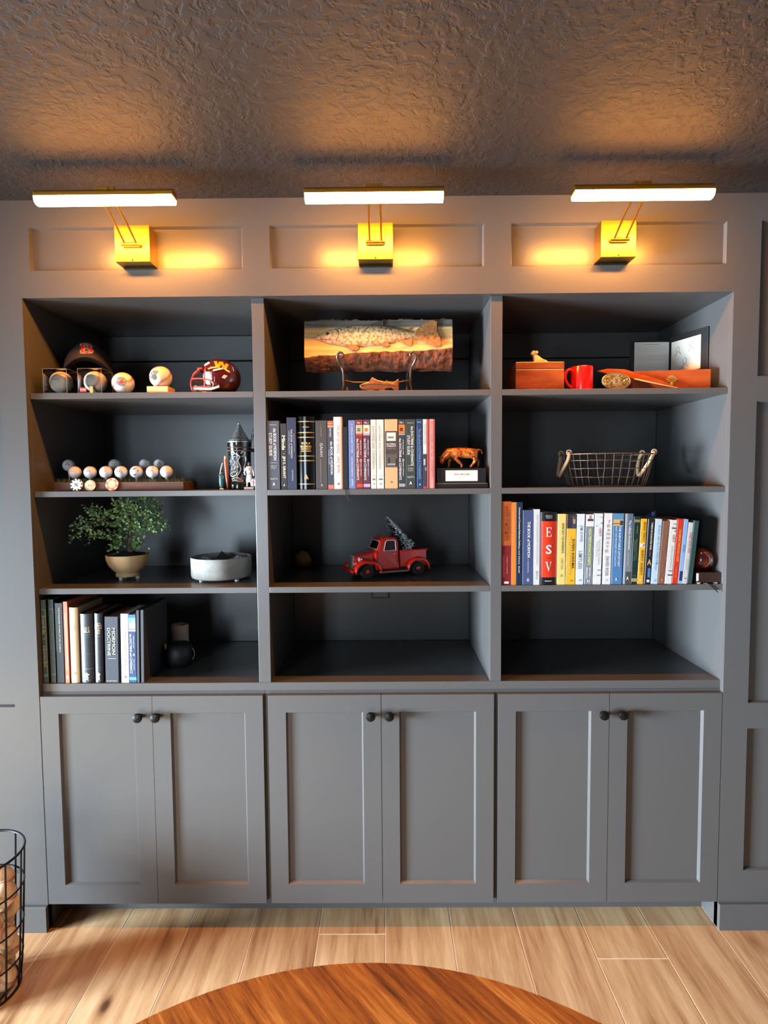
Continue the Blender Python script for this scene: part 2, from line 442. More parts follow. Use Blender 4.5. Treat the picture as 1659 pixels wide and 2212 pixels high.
# ------------------------------------------------------------------ books
M_PAGE = {'cream': mat('#e2d4b4', .8, bump=.2, bscale=600), 'white': mat('#e9e4d8', .8, bump=.2, bscale=600), 'brown': mat('#8a5a3c', .7)}
def book(x, w, h, z, col, label, group, lean=0.0, d=.155, y=.025, rnd=0.0, hard=True, pages='cream', bands=(), texts=(), rough=.45, bump=0.0, ribbon=None):
    """spine faces the room. bands: (f0, f1, colour[, xa, xb]) as fractions of the height and width;
    texts: (string, dir, x fraction, centre fraction, length fraction, height m, colour[, bold])"""
    a = math.radians(lean)
    t = thing('book', label, 'book', (x, y, z + abs(math.sin(a))*w/2), (0, a, 0), group)
    mc = bmat(col, rough, bump=bump, bscale=140) if bump else bmat(col, rough)
    th = .0024 if hard else .0008; n = 8
    ys = lambda u: rnd*(u*u*4) if rnd else 0.0        # u in -.5...5 ; 0 at the crown of the spine
    out = [(w*(-.5+k/n), ys(-.5+k/n)) for k in range(n+1)]
    inn = [((w-2*th)*(-.5+k/n), ys(-.5+k/n)+th) for k in range(n+1)]
    poly = [(-w/2, d)] + out + [(w/2, d), (w/2-th, d)] + inn[::-1] + [(-w/2+th, d)]
    MB().prism(poly, 0, h, 'z').build('cover', mc, t, bevel=.0006, seg=1)
    o = .003 if hard else .0003
    MB().box(-w/2+th, rnd+th+.001, o, w/2-th, d-(.004 if hard else .001), h-o).build('page_block', M_PAGE[pages], t)
    for bi, bd in enumerate(bands):
        f0, f1, bc_ = bd[:3]; xa, xb = bd[3:5] if len(bd) > 3 else (-.5, .5)
        m = MB(); k = 6; us = [xa+(xb-xa)*i/k for i in range(k+1)]
        V = [(u*w, ys(u)-.0002-.00006*bi, f*h) for f in (f0, f1) for u in us]
        m.add(V, [(i, i+1, k+2+i, k+1+i) for i in range(k)]); m.build('spine_band', bmat(bc_, rough), t)
    for tx in texts:
        s, dr, fx, fc, fl, hh, tc = tx[:7]; bold = tx[7] if len(tx) > 7 else 0.0
        cx, cz, L = fx*w, fc*h, fl*(h if dr != 'h' else w)
        if dr == 'v': fn = (lambda u, v, cx=cx, cz=cz, L=L, hh=hh: (cx+v*hh, ys((cx+v*hh)/w)-.0012, cz-u*L))
        elif dr == 'u': fn = (lambda u, v, cx=cx, cz=cz, L=L, hh=hh: (cx-v*hh, ys((cx-v*hh)/w)-.0012, cz+u*L))
        else: fn = (lambda u, v, cx=cx, cz=cz, L=L, hh=hh: (cx+u*L, ys((cx+u*L)/w)-.0012, cz+v*hh))
        text(t, s, bmat(tc, .5), fn, bold=bold)
    if ribbon:
        m = MB(); P = ribbon; q = .0022
        for i in range(len(P)-1):
            (x0, y0, z0), (x1, y1, z1) = P[i], P[i+1]
            m.add([(x0-q, y0, z0), (x0+q, y0, z0), (x1+q, y1, z1), (x1-q, y1, z1)], [(0, 1, 2, 3)])
        o = m.build('ribbon_marker', mat('#0b0b0c', .6), t); sm = o.modifiers.new('s', 'SOLIDIFY'); sm.thickness = .0006
    return t

def bmat(h, *a, **k):
    c = C(h); f = lambda x: 12.92*x if x < .0031308 else 1.055*x**(1/2.4)-.055
    return mat('#%02x%02x%02x' % tuple(max(0, min(255, round(255*f(x*.60)))) for x in c[:3]), *a, **k)
WH, GO, SI = '#f0ece4', '#d8b66a', '#c9c9c4'
G2 = 'books on the shelf above the red truck'
def C_(x, w, h, **k):
    book(x, w, h, Z2, group=G2, **k)
def series(pic, pic2, foot, footc):
    return dict(bands=[(.80, .925, pic), (.83, .88, pic2, -.3, .2), (.775, .795, footc), (.03, .075, footc)],
        texts=[('the DOCTRINE and COVENANTS', 'v', -.24, .43, .60, .0075, WH, .012), ('MADE EASIER  PART', 'v', .22, .60, .22, .0035, WH), ('FAMILY EDITION', 'v', .22, .29, .2, .0035, WH),
               ('O', 'h', .22, .415, .34, .0085, WH, .02), ('VOL. 1', 'h', 0, .955, .7, .006, WH, .01)])
C_(.8086, .0408, .2305, col='#4b4d57', label='slate grey study guide with white two-line title, first book beside the divider', d=.17, bands=[(.94, .945, SI, -.3, .3), (.39, .394, SI, -.3, .3)],
   texts=[('the BOOK of MORMON', 'v', .14, .66, .46, .0105, WH, .012), ('STUDY GUIDE', 'v', -.22, .66, .33, .0105, WH, .012), ('GUIDE TO', 'h', 0, .345, .55, .005, SI), ('STUDY', 'h', 0, .315, .4, .005, SI), ('VALLETTA', 'h', 0, .16, .62, .006, SI, .01), ('A', 'h', 0, .085, .22, .011, WH, .03)])
C_(.8432, .0195, .2213, col='#2a2421', label='slim dark brown book with cream blocky lettering down its spine', texts=[('Minds', 'v', 0, .71, .22, .0115, '#e6d9b8', .03), ('.', 'h', 0, .545, .14, .003, '#e6d9b8', .05), ('JIM S. GRANT', 'v', 0, .34, .34, .0115, '#e6d9b8', .03), ('A', 'h', 0, .07, .3, .007, WH, .03)], bands=[(0, .06, '#0d0c0c')])
C_(.8701, .0310, .2412, col='#262b4a', label='tall navy book with thin white lettering beside the gold-banded black book', texts=[('THE BOOK of MORMON', 'v', 0, .64, .40, .0062, '#d9d2c8', .01), ('A READER\'S EDITION OF SCRIPTURE', 'v', .28, .65, .26, .003, '#b9b6c0'), ('NOTES AND COMMENTARY', 'v', -.26, .65, .33, .0036, '#c9c6cc', .01), ('CENTENNIAL', 'v', .06, .20, .16, .0048, '#c9c6cc')])
C_(.9179, .0570, .2443, col='#0c0d0e', label='thick glossy black leather volume with gold spine bands and rounded spine', rnd=.010, rough=.16, d=.18,
   bands=[(.925, .937, GO), (.775, .787, GO), (.71, .722, GO), (.455, .466, GO), (.39, .401, GO), (.07, .081, GO)],
   texts=[('HARDY', 'h', .02, .855, .40, .0045, GO, .01), ('BOOK of', 'h', 0, .635, .5, .008, GO, .03), ('MORMON', 'h', 0, .59, .62, .008, GO, .03), ('REFERENCE', 'h', 0, .557, .55, .0055, GO, .02), ('COMPANION', 'h', 0, .527, .6, .0055, GO, .02), ('A', 'h', 0, .175, .26, .015, GO, .03), ('ANNE', 'h', 0, .15, .26, .0045, GO, .02)])
C_(.9699, .0380, .2304, col='#463f3a', label='brown-grey book with pale vertical title beside the gold-banded black book', texts=[('ISAIAH', 'v', 0, .575, .19, .010, '#d8cfc2'), ('A COMMENTARY', 'v', 0, .85, .18, .003, '#a89f94'), ('A NEW TRANSLATION WITH NOTES', 'v', -.08, .27, .34, .0036, '#a89f94'), ('A', 'h', 0, .065, .18, .008, '#d8cfc2', .02)])
C_(1.0005, .0190, .2289, col='#3e4150', label='slim slate book with orange bands at head and foot', bands=[(.945, 1, '#e0632c'), (.905, .935, '#e89a7a'), (0, .065, '#d9735a')], texts=[('PART 1', 'h', 0, .955, .6, .004, WH), ('the BOOK of MORMON', 'v', .18, .46, .48, .0085, WH, .015), ('MADE EASIER', 'v', -.24, .47, .22, .0055, '#9fb0d8'), ('RIDGES', 'v', 0, .83, .13, .0055, WH)])
C_(1.0255, .0282, .2419, col='#ece4da', label='tall white book with faded grey vertical title and orange edge', bands=[(0, 1, '#f08a54', .34, .5)], texts=[('THE ART OF PEOPLE   DALE BEVIN', 'v', 0, .56, .66, .0095, '#a89c90', .005), ('e', 'h', 0, .075, .22, .007, '#6a5a50', .03)])
C_(1.0495, .0180, .2080, col='#1b1e20', label='slim plain black book with a ribbon marker over the shelf edge', rough=.35, ribbon=[(-.001, .004, .001), (0, -.006, .0004), (.002, -.0085, -.006), (.004, -.0085, -.020), (.008, -.009, -.034), (.0105, -.009, -.037)])
C_(1.0727, .0222, .2304, col='#6f7fb0', label='periwinkle blue book with thin pale title', texts=[('A TOPICAL GUIDE TO THE', 'v', 0, .74, .42, .005, '#e6e6ee'), ('DOCTRINE COMMENTARY', 'v', 0, .32, .28, .0055, '#e8dcc8'), ('OTTO', 'v', 0, .10, .10, .0062, WH, .02)])
s = series('#c9b48c', '#5f7a6a', '', '#d8412e'); C_(1.0969, .0222, .2319, col='#7e2426', label='red volume of the white-lettered three-volume set', **s)
s = series('#e8d3c0', '#c77a2e', '', '#c9a6c4'); C_(1.1216, .0222, .2319, col='#5b2c42', label='purple volume of the white-lettered three-volume set', **s)
tx = [('DOCTRINE AND COVENANTS', 'v', -.12, .60, .62, .0058, '#8a8674'), ('A COMMENTARY ON THE REVELATIONS', 'v', .26, .60, .5, .0026, '#a8a592'), ('VOL', 'h', 0, .19, .5, .003, '#8a8674'), ('O', 'h', 0, .14, .5, .0055, '#2e3230', .05), ('A', 'h', 0, .075, .3, .006, '#8a8674', .02)]
C_(1.1446, .0182, .2319, col='#d9d8c8', label='narrower of the two cream commentary volumes', texts=tx)
C_(1.1672, .0236, .2319, col='#dfe0d4', label='wider of the two cream commentary volumes, beside the tan book', texts=tx)
C_(1.2038, .0428, .2326, col='#dfae7c', label='wide tan wood-patterned book with dark picture label', bands=[(.31, .83, '#463a33', -.47, .47), (.69, .81, '#e6e0d4', -.36, .36), (.725, .755, '#8d8168', -.26, .2), (.31, .5, '#5c5550', -.45, .45), (.345, .45, '#241f1d', -.24, -.1), (.33, .44, '#2a2523', .34, .46)],
   texts=[('DOCTRINE &', 'h', 0, .645, .74, .0052, WH, .02), ('COVENANTS', 'h', 0, .615, .74, .0052, WH, .02), ('A GUIDED TOUR', 'h', 0, .58, .72, .004, '#a89c90'), ('ARMITAGE', 'h', 0, .355, .6, .005, WH, .01), ('A', 'h', 0, .10, .16, .007, '#7a5a34', .03)])
s = series('#d97a34', '#5a3020', '', '#9aa2a6'); C_(1.2393, .0214, .2318, col='#34383c', label='charcoal volume of the white-lettered three-volume set', **s)
C_(1.2687, .0335, .2318, col='#37403b', label='dark green-grey study guide with white two-line title', bands=[(.945, .95, SI, -.32, .32), (.333, .338, SI, -.32, .32)], texts=[('the DOCTRINE & COVENANTS', 'v', .16, .62, .56, .0088, WH, .012), ('STUDY GUIDE', 'v', -.2, .63, .28, .0088, WH, .012), ('STUDY', 'h', 0, .295, .6, .005, '#c8c2a0'), ('GUIDE', 'h', 0, .265, .5, .005, '#c8c2a0'), ('VALLETTA', 'h', 0, .17, .72, .006, SI, .01), ('A', 'h', 0, .085, .26, .011, WH, .03)])
C_(1.2989, .0198, .2326, col='#223a66', label='dark blue book with silvery title next to the slim photo spine', texts=[('The Life of the DOCTRINE & COVENANTS', 'v', 0, .5, .72, .0085, '#8fa4c4'), ('R.S.', 'h', 0, .955, .6, .005, '#c9d2e0'), ('4', 'h', 0, .06, .25, .007, WH)], bands=[(0, .9, '#5f86b4', -.5, -.38)])
C_(1.3168, .0120, .2318, col='#dcd9d2', label='slim spine with black and white photograph and red foot', bands=[(.03, .50, '#3c3c40'), (.34, .43, '#bcbcbc', -.4, .1), (.26, .31, '#8a8a8c', 0, .45), (0, .03, '#c8432e')], texts=[('REVELATIONS IN CONTEXT', 'v', 0, .78, .3, .004, '#6a6660')])
C_(1.3374, .0258, .2318, col='#c2504e', label='salmon red book at the end of the row beside the bull trophy', bands=[(0, 1, '#e2a49a', -.16, .30), (0, 1, '#8e2f34', -.38, -.30)], texts=[('SELECT PAPERS ON THE COVENANTS 1', 'v', .07, .55, .85, .007, '#b05a54')])

G3 = 'books on the shelf with the brown globe'
def R_(x, w, h, lean, **k): return book(x, w, h, Z3, group=G3, lean=lean, **k)
R_(1.5910, .0310, .2845, 0, col='#d4712c', d=.2, label='tall book orange above and dark red below', bands=[(0, .475, '#7e1420'), (.475, 1, '#b4531a', -.05, .5), (.02, .045, '#f4efe8', -.25, .25), (.1, .36, '#b0404a', -.42, -.2)], texts=[('UNLOCKING the', 'v', .22, .72, .36, .006, '#7a3410'), ('BOOK of MORMON', 'v', -.06, .74, .40, .011, '#8a3a12', .01), ('DANIEL C. PARKER', 'v', .08, .24, .2, .0045, '#c9836a')])
R_(1.6152, .0160, .2815, 0, col='#e8832a', d=.2, label='thin bright orange tall book', texts=[('VISUALISING THE TEXT', 'v', 0, .7, .42, .004, '#f4b478')])
R_(1.6345, .0216, .2810, 0, col='#14263c', d=.2, label='tall navy book with white vertical subtitle', hard=False, pages='white', texts=[('Doctrine and Covenants Reference Guide', 'v', 0, .71, .46, .0055, WH, .015), ('Maps and Charts  Smith', 'v', -.05, .33, .36, .0055, WH, .015)])
R_(1.6645, .0360, .2545, 0, col='#46527e', label='blue clothbound book with white title and round emblem', pages='white', texts=[('THE BOOK of MORMON', 'v', .05, .61, .48, .0098, WH, .02), ('A READING', 'v', 0, .26, .18, .005, '#c9cede'), ('O', 'h', 0, .07, .26, .0105, '#d4d8e4', .05), ('A', 'h', 0, .085, .14, .008, WH, .02)])
R_(1.6930, .0204, .2575, 0, col='#dcdcda', label='pale grey book beside the wide red-labelled volume', pages='white', texts=[('ANNOTATED & EXPANDED FROM THE BOOK OF MORMON', 'v', .04, .6, .66, .004, '#8c8c92'), ('BYU', 'v', 0, .13, .1, .006, '#6c6c74')])
esv = R_(1.7337, .0585, .2476, 0, col='#14161a', d=.17, label='thick black volume with large white letters on a red label', rnd=.006, rough=.25, bands=[(.105, .875, '#e63a1c')],
   texts=[('ENGLISH', 'h', 0, .955, .34, .003, '#c9c9c9'), ('STANDARD', 'h', 0, .937, .42, .003, '#c9c9c9'), ('VERSION', 'h', 0, .918, .34, .003, '#c9c9c9'), ('S', 'h', 0, .49, .34, .031, '#f8ece4', .012), ('STUDY', 'h', 0, .61, .34, .003, '#a82814'), ('BIBLE', 'h', 0, .37, .34, .003, '#a82814'), ('CROSSWAY', 'h', 0, .055, .42, .0035, WH, .02)])
for ch, cz, polys in (('E', .1803, [[(-.34, -.5), (-.16, -.5), (-.16, .5), (-.34, .5)], [(-.46, -.5), (.40, -.5), (.46, -.22), (.40, -.22), (.30, -.44), (-.46, -.45)], [(-.46, .5), (.38, .5), (.42, .26), (.36, .26), (.28, .45), (-.46, .45)], [(-.2, -.03), (.16, -.03), (.16, .03), (-.2, .03)], [(.14, -.15), (.20, -.15), (.20, .15), (.14, .15)]]),
                      ('V', .0632, [[(-.42, .46), (-.20, .46), (.08, -.38), (.02, -.5), (-.03, -.5)], [(.30, .46), (.36, .46), (.04, -.5), (-.01, -.5)], [(-.54, .46), (-.10, .46), (-.10, .5), (-.54, .5)], [(.16, .46), (.52, .46), (.52, .5), (.16, .5)]]),
                      ('S', .1214, [[(.20, .22), (.26, .22), (.28, .48), (.22, .48)], [(-.30, -.22), (-.24, -.22), (-.26, -.48), (-.32, -.48)]])):
    m = MB()
    for q in polys: m.add([(x*.0215, .006*(x*.0215/.0585)**2*4-.0013-.00003*len(m.f), cz+z*.031) for x, z in q], [tuple(range(len(q)))])
    m.build('lettering', bmat('#f8ece4', .5), esv)
R_(1.7765, .0262, .2411, .4, col='#ecd27a', label='pale yellow book with dark vertical title beside the thick red-labelled volume', rough=.5, texts=[('NEVER SPLIT THE DIFFERENCE', 'v', .1, .66, .42, .0068, '#3a3626', .015), ('CHRIS VOSS', 'v', .04, .3, .16, .006, '#5a5436'), ('g', 'h', 0, .13, .25, .008, '#7a7048')])
R_(1.8075, .0315, .2393, .8, col='#f0b62c', label='golden yellow book with a portrait photo at the head of its spine', bands=[(.80, 1, '#2c2f3e'), (.87, .975, '#b98a76', .12, .40), (.935, .985, '#4a3a34', .16, .38), (.80, .87, '#3e4654', .05, .46)], texts=[('ROBIN SHARMA', 'v', .20, .44, .42, .0078, '#3a2c10', .015), ('THE 5 AM CLUB MANIFESTO', 'v', -.2, .42, .56, .0085, '#f8d47a'), ('H', 'h', .1, .06, .18, .006, '#5a4410', .02)])
R_(1.8385, .0258, .2406, .8, col='#dfe6ea', pages='white', label='white book with slanted grey capitals', texts=[('JIM KWIK', 'v', .0, .72, .24, .0105, '#8e979e', .004), ('LIMITLESS', 'v', -.02, .35, .25, .0115, '#7e888f', .004), ('HH', 'h', .05, .065, .24, .006, '#5a6a78', .02)])
R_(1.8680, .0274, .2388, 1.0, col='#868f98', label='grey book with a white head panel and lime vertical title', pages='white', bands=[(.83, 1, '#e6e6e2'), (.92, .985, '#c08a72', -.1, .2), (.905, .935, '#3c3c46', -.3, .42)], texts=[('HIGH PERFORMANCE HABITS', 'v', .06, .54, .52, .0105, '#dce38a', .03), ('BRENDON', 'v', -.2, .17, .15, .006, WH, .02), ('BURCHARD', 'v', .16, .18, .13, .006, WH, .02), ('H', 'h', 0, .05, .3, .009, WH, .03)])
R_(1.8972, .0270, .2417, 1.2, col='#e4e6e4', label='white birch-bark spine with red title between the lime-titled and capital-lettered books', pages='white', bands=[(.945, .952, '#6a6a66', .2, .5), (.86, .872, '#4a4a48', .25, .5), (.82, .83, '#8a8a88', -.35, -.15), (.2, .21, '#6a6a66', 0, .45), (.125, .14, '#8a8a86', -.05, .5)], texts=[('GRIT', 'v', .16, .735, .12, .0078, '#c86a5c', .01), ('THE POWER OF PASSION', 'v', .10, .46, .36, .0045, '#8c9094'), ('ANGELA', 'v', -.2, .5, .22, .0036, '#a6aaae')])
R_(1.9296, .0270, .2423, 1.2, col='#e9e7e4', label='white book with large spaced grey capitals down its spine', pages='white', texts=[(c, 'h', .02-.02*i, .885-.0585*i-.004, .36, .0098, '#a9918e' if i < 3 else '#a58f94', 0) for i, c in enumerate('TEAMMATE')] + [('DAVID ROSS', 'v', -.04, .26, .27, .0098, '#7f848e', .012), ('O', 'h', -.02, .06, .3, .009, '#b4b4b4')])
R_(1.9640, .0355, .2413, 1.2, col='#4f80b0', label='wide sky blue book with a small sunset picture near its head', bands=[(.825, .915, '#d9b27a'), (.835, .90, '#4a3a30', .12, .5), (.85, .865, '#6a7040', -.5, .1), (.915, 1, '#5a90b8'), (0, 1, '#3f6a98', .42, .5)], texts=[('THE INEVITABLE APOSTASY', 'v', .14, .54, .58, .0078, '#e8eef4', .012), ('AND THE PROMISED RESTORATION', 'v', -.2, .54, .56, .0062, '#d4e0ee', .008), ('A', 'h', -.05, .075, .22, .010, WH, .03)])
R_(1.9987, .0258, .2403, 1.4, col='#7c858c', label='grey gradient book with pale blackletter-style title', bands=[(0, .18, '#4c4c4c', -.2, .5), (.8, 1, '#5c6c88', -.1, .5), (0, 1, '#aab2b6', -.46, -.26)], texts=[('The Infinite Atonement', 'v', .12, .70, .42, .0078, '#eef0f0', .012), ('CALLISTER', 'v', .05, .36, .18, .005, '#c4c8cc'), ('A', 'h', .05, .09, .3, .012, WH, .03)])
R_(2.0230, .0205, .2307, 1.9, col='#0d2e2a', label='dark green cloth book with gold bands at head and foot', bands=[(.915, .955, '#8d8450'), (.04, .09, '#a89a5c')], texts=[('Doctrines of the', 'v', .14, .52, .3, .004, '#7a8a60'), ('Salvation Text', 'v', -.12, .5, .3, .006, '#7a8a60'), ('Loop', 'v', .1, .8, .1, .005, '#a8b08c'), ('1 2', 'h', 0, .13, .4, .004, '#a8b08c')])
R_(2.0437, .0196, .2227, 2.7, col='#f2b32a', label='bright yellow book with black capitals and a white tick badge', bands=[(.565, .625, '#f4ece0', -.36, .36), (.05, .09, '#e8c88a', -.25, .25)], texts=[('BRIAN TRACY', 'v', .1, .80, .30, .0062, '#4c3a10', .012), ('BELIEVE IT  ACHIEVE IT', 'v', .02, .33, .38, .007, '#4c3a10', .015), ('/', 'h', .08, .595, .4, .009, '#5a5a68', .02)])
R_(2.0677, .0226, .2217, 2.8, col='#17171c', label='black book with white, gold and blue lettering', bands=[(0, 1, '#9a9a9e', -.5, -.36), (.1, .25, '#1c4a84', -.1, .4), (.03, .07, '#ece8e0', -.12, .3)], texts=[("THERE'S NO PLAN B FOR YOUR", 'v', .14, .74, .42, .006, '#f0ece4', .02), ('A-GAME', 'v', .1, .48, .1, .005, '#a08868'), ('A', 'h', .08, .34, .62, .0195, '#d2b078', .03), ('BO EASON', 'v', .14, .175, .13, .0068, '#7ab4e8', .02)])
R_(2.0908, .0218, .2214, 3.3, col='#c4dcec', pages='white', label='pale sky blue book with grey vertical title', hard=False, texts=[('BUILD AN ELITE PIPELINE', 'v', .1, .6, .6, .0062, '#7f9098', .008), ('THE DRAFT', 'v', .0, .27, .12, .006, '#6aa4d4'), ('A', 'h', .1, .06, .3, .007, '#5a6a74')])
R_(2.1146, .0222, .2150, 3.8, col='#8a5a45', label='plain brown leather book with faint tooling', bump=.3, rough=.55, bands=[(0, 1, '#a8745a', -.4, -.32)], texts=[('THE KINGDOM', 'v', .1, .64, .34, .006, '#9a6a54'), ('ANDERSON', 'v', .02, .28, .18, .005, '#a4745e'), ('A', 'h', .08, .07, .3, .009, '#c89a78', .03)])
R_(2.1380, .0226, .2179, 4.2, col='#e6e3dc', label='white birch-bark spine with red title beside the brown leather book', pages='white', bands=[(.93, .945, '#8a8a86', 0, .5), (.86, .885, '#6a6a64', -.2, .45), (.82, .835, '#5a5a56', .2, .5), (.2, .215, '#6a6a66', -.1, .45), (.13, .15, '#5a5a56', -.2, .5)], texts=[('GRIT', 'v', .16, .71, .12, .0075, '#d4604c', .015), ('ANGELA DUCKWORTH', 'v', .08, .42, .36, .0045, '#8a8a88')])
R_(2.1612, .0200, .2208, 4.3, col='#d9361c', label='red-orange book with orange title leaning among the small books', texts=[('THE BREAKTHROUGH CODE', 'v', .06, .60, .50, .0085, '#f2a24a', .03), ('MCINTYRE', 'v', .02, .18, .16, .0055, '#f0843c', .015)])
R_(2.1785, .0138, .2206, 4.5, col='#8fb6e6', label='slim light blue paperback with navy foot label', hard=False, pages='white', bands=[(.05, .2, '#22345c', -.3, .4)], texts=[('THE TRIAL', 'v', 0, .55, .12, .004, '#32508c', .015)])
R_(2.1935, .0148, .2094, 5.1, col='#d4d2cc', label='slim pale grey paperback with red capitals', hard=False, pages='white', texts=[('START WITH WHY', 'v', .08, .67, .34, .0068, '#cc5a50', .02), ('SINEK', 'v', 0, .32, .18, .004, '#a4a4a4'), ('.', 'h', 0, .09, .25, .004, '#2a2a2a', .05)])
R_(2.2105, .0172, .2154, 5.4, col='#2f4a48', label='dark teal clothbound book leaning at the end beside the brown globe', bump=.2, bands=[(0, 1, '#44605e', -.45, -.28)])

G4 = 'books on the bottom shelf beside the candle'
def L_(x, w, h, lean, **k): book(x, w, h, Z4, group=G4, lean=lean, **k)
orn = [(.88-.0, .885, '#b9ac6a', -.42, .42)] + [(f, f+.006, '#b9ac6a', -.42, .42) for f in (.80, .67, .62, .53, .4, .25, .2, .1, .085)] + [(.085, .885, '#a99c5a', .32, .42)]
L_(.0118, .0176, .2905, 0, col='#33463c', label='tall green leather book with gold tooled spine against the side panel', bump=.3, bands=orn, d=.21, texts=[('SCRIPTURE', 'v', -.08, .70, .22, .007, '#c4b878', .015), ('ILLUSTRATED', 'v', -.08, .33, .24, .007, '#c4b878', .015)])
L_(.0375, .0180, .2913, 0, col='#14302f', label='tall dark green book with dim gilt pattern', bump=.3, d=.22, bands=[(.1, .9, '#4c6a54', .38, .48), (.1, .11, '#5a7a5c', -.3, .48), (.88, .89, '#5a7a5c', -.3, .48)], texts=[('TREASURY OF TRUTH', 'v', .02, .5, .66, .0085, '#3f6250')])
L_(.0628, .0252, .2785, .3, col='#101824', label='tall black-navy book with small white vertical title', d=.22, pages='brown', bands=[(.4, 1, '#2e3238', -.5, -.1)], texts=[('THE STANDARD WORKS OF THE CHURCH', 'v', .06, .67, .56, .005, '#cfcabc', .015)])
L_(.0855, .0140, .2832, .3, col='#f0805c', label='thin coral orange tall book', d=.21, bands=[(.16, .86, '#f49a80', -.2, .4), (.055, .095, '#f8e6dc', -.18, .2)], texts=[('JOURNAL', 'v', .02, .74, .16, .005, '#f4b8a4')])
L_(.1110, .0302, .2625, .3, col='#e0cba4', label='plain beige book with faint small print', d=.18, pages='brown', rnd=.004, texts=[('THE', 'h', 0, .77, .3, .003, '#b09a72'), ('COLLECTED', 'h', 0, .75, .6, .003, '#b09a72'), ('WRITINGS', 'h', 0, .73, .5, .003, '#b09a72'), ('OF A LIFE', 'h', 0, .70, .55, .003, '#b09a72'), ('1842', 'h', 0, .6, .4, .003, '#b09a72'), ('A', 'h', 0, .13, .2, .007, '#a08a60', .02)])
def cross(f): return [('+', 'h', 0, f, .38, .012, '#e9e2cc', .05), ('X', 'h', 0, f-.035, .34, .009, '#e9e2cc', .05), ('X', 'h', 0, f-.068, .36, .009, '#e9e2cc', .05)]
L_(.1525, .0448, .2401, .4, col='#2b3240', label='thick navy leather scripture volume with gilt title', rnd=.008, bump=.35, d=.17, pages='brown', bands=[(.2, .206, '#9aa0a4', -.4, .4), (.42, .424, '#6c7480', -.1, .35)], texts=[('HOLY', 'h', 0, .795, .62, .0095, '#ddd3b4', .03), ('BIBLE', 'h', 0, .75, .62, .0095, '#ddd3b4', .03), ('CONTAINING', 'h', 0, .70, .66, .005, '#8a8f98'), ('THE TESTAMENTS', 'h', 0, .665, .62, .004, '#7a8088')] + cross(.125))
L_(.1935, .0275, .2416, .9, col='#262d3a', label='narrower navy leather scripture volume with gilt emblem', rnd=.005, bump=.35, d=.17, pages='brown', bands=[(.67, .675, '#8a919a', -.4, .4), (.45, .454, '#6c7480', -.4, .4), (.22, .224, '#6c7480', -.4, .4)], texts=[('BOOK OF', 'h', 0, .855, .62, .006, '#e6dcc0', .03), ('MORMON', 'h', 0, .825, .84, .006, '#e6dcc0', .03), ('DOCTRINE', 'h', 0, .79, .84, .006, '#e6dcc0', .03), ('PEARL', 'h', 0, .755, .62, .006, '#e6dcc0', .03), ('PRICE', 'h', 0, .72, .5, .006, '#e6dcc0', .03)] + cross(.125))
L_(.2392, .0445, .2304, .9, col='#333a46', label='thick grey leather book with silver title in two vertical lines', bump=.45, d=.17, rough=.55, pages='brown', bands=[(.365, .372, '#b9b7a8', -.3, .3)], texts=[('MORMON', 'v', .18, .63, .40, .0120, '#c4c0a8', .02), ('DOCTRINE', 'v', -.18, .62, .42, .0105, '#c4c0a8', .02), ('BOOKCRAFT', 'h', 0, .03, .8, .005, '#c4c0a8', .01)])
L_(.2845, .0262, .2400, .9, col='#ebe7e0', label='white book with red vertical title', pages='white', texts=[('Supercommunicators', 'v', .06, .48, .52, .0082, '#c4685e', .012), ('CHARLES', 'v', .16, .85, .16, .004, '#9a9a9c'), ('DUHIGG', 'v', -.16, .83, .14, .004, '#9a9a9c'), ('A', 'h', 0, .085, .5, .010, '#7c8498', .01)])
L_(.3110, .0242, .2367, .8, col='#2a4a80', label='blue volume of the made-easier set beside the slim grey albums', bands=[(.955, 1, '#4a7cae'), (.79, .955, '#7ab4e0'), (.80, .88, '#e6cfa0', -.4, .45), (.86, .92, '#f0ece0', 0, .4), (.755, .785, '#bcd6f0'), (.04, .085, '#5ab0c4')], texts=[('the DOCTRINE and COVENANTS', 'v', -.2, .43, .58, .0085, WH, .015), ('MADE EASIER PART', 'v', .2, .6, .18, .0036, WH), ('FAMILY EDITION', 'v', .2, .27, .16, .0036, WH), ('O', 'h', .2, .415, .34, .0085, WH, .03)])
L_(.3290, .0085, .2520, 1.2, col='#4b4e58', d=.215, pages='brown', label='slim dark grey album between the blue book and its twin')
L_(.3440, .0098, .2530, 1.2, col='#4a4d56', d=.215, pages='brown', label='slim dark grey album at the end of the bottom row facing the candle')

# ------------------------------------------------------------------ baseballs, cap, helmet (top shelf, left bay)
M_LEATHER = mat('#d2c9b9', .5, vary=.10, vscale=25, bump=.15, bscale=300)
M_OLDLEA = mat('#d9bb94', .55, vary=.30, vscale=22, bump=.2, bscale=300)
M_STITCH = mat('#a0382c', .6)
BR = .0366
def seam(n=240):
    A, B = .75, .25; Cc = 2*math.sqrt(A*B)
    return [Vector((A*math.cos(t)+B*math.cos(3*t), A*math.sin(t)-B*math.sin(3*t), Cc*math.sin(2*t)))*BR for t in (2*PI*k/n for k in range(n))]
BALL_ME = MB().ball((0, 0, 0), BR, 36, 20).mesh('leather', True)
_st = MB(); _sm = seam(432)
for k in range(0, 432, 4):
    p = _sm[k]; q = _sm[(k+2) % 432]; n = p.normalized(); tg = (q-p).normalized(); bn = n.cross(tg)
    for sg in (-1, 1):
        a = p + n*.0002; b = p + bn*sg*.0042 + tg*.0024 + n*.0001; b = b.normalized()*(BR+.0003)
        _st.tube([a, b], .00055, 4)
STITCH_ME = _st.mesh('stitching')
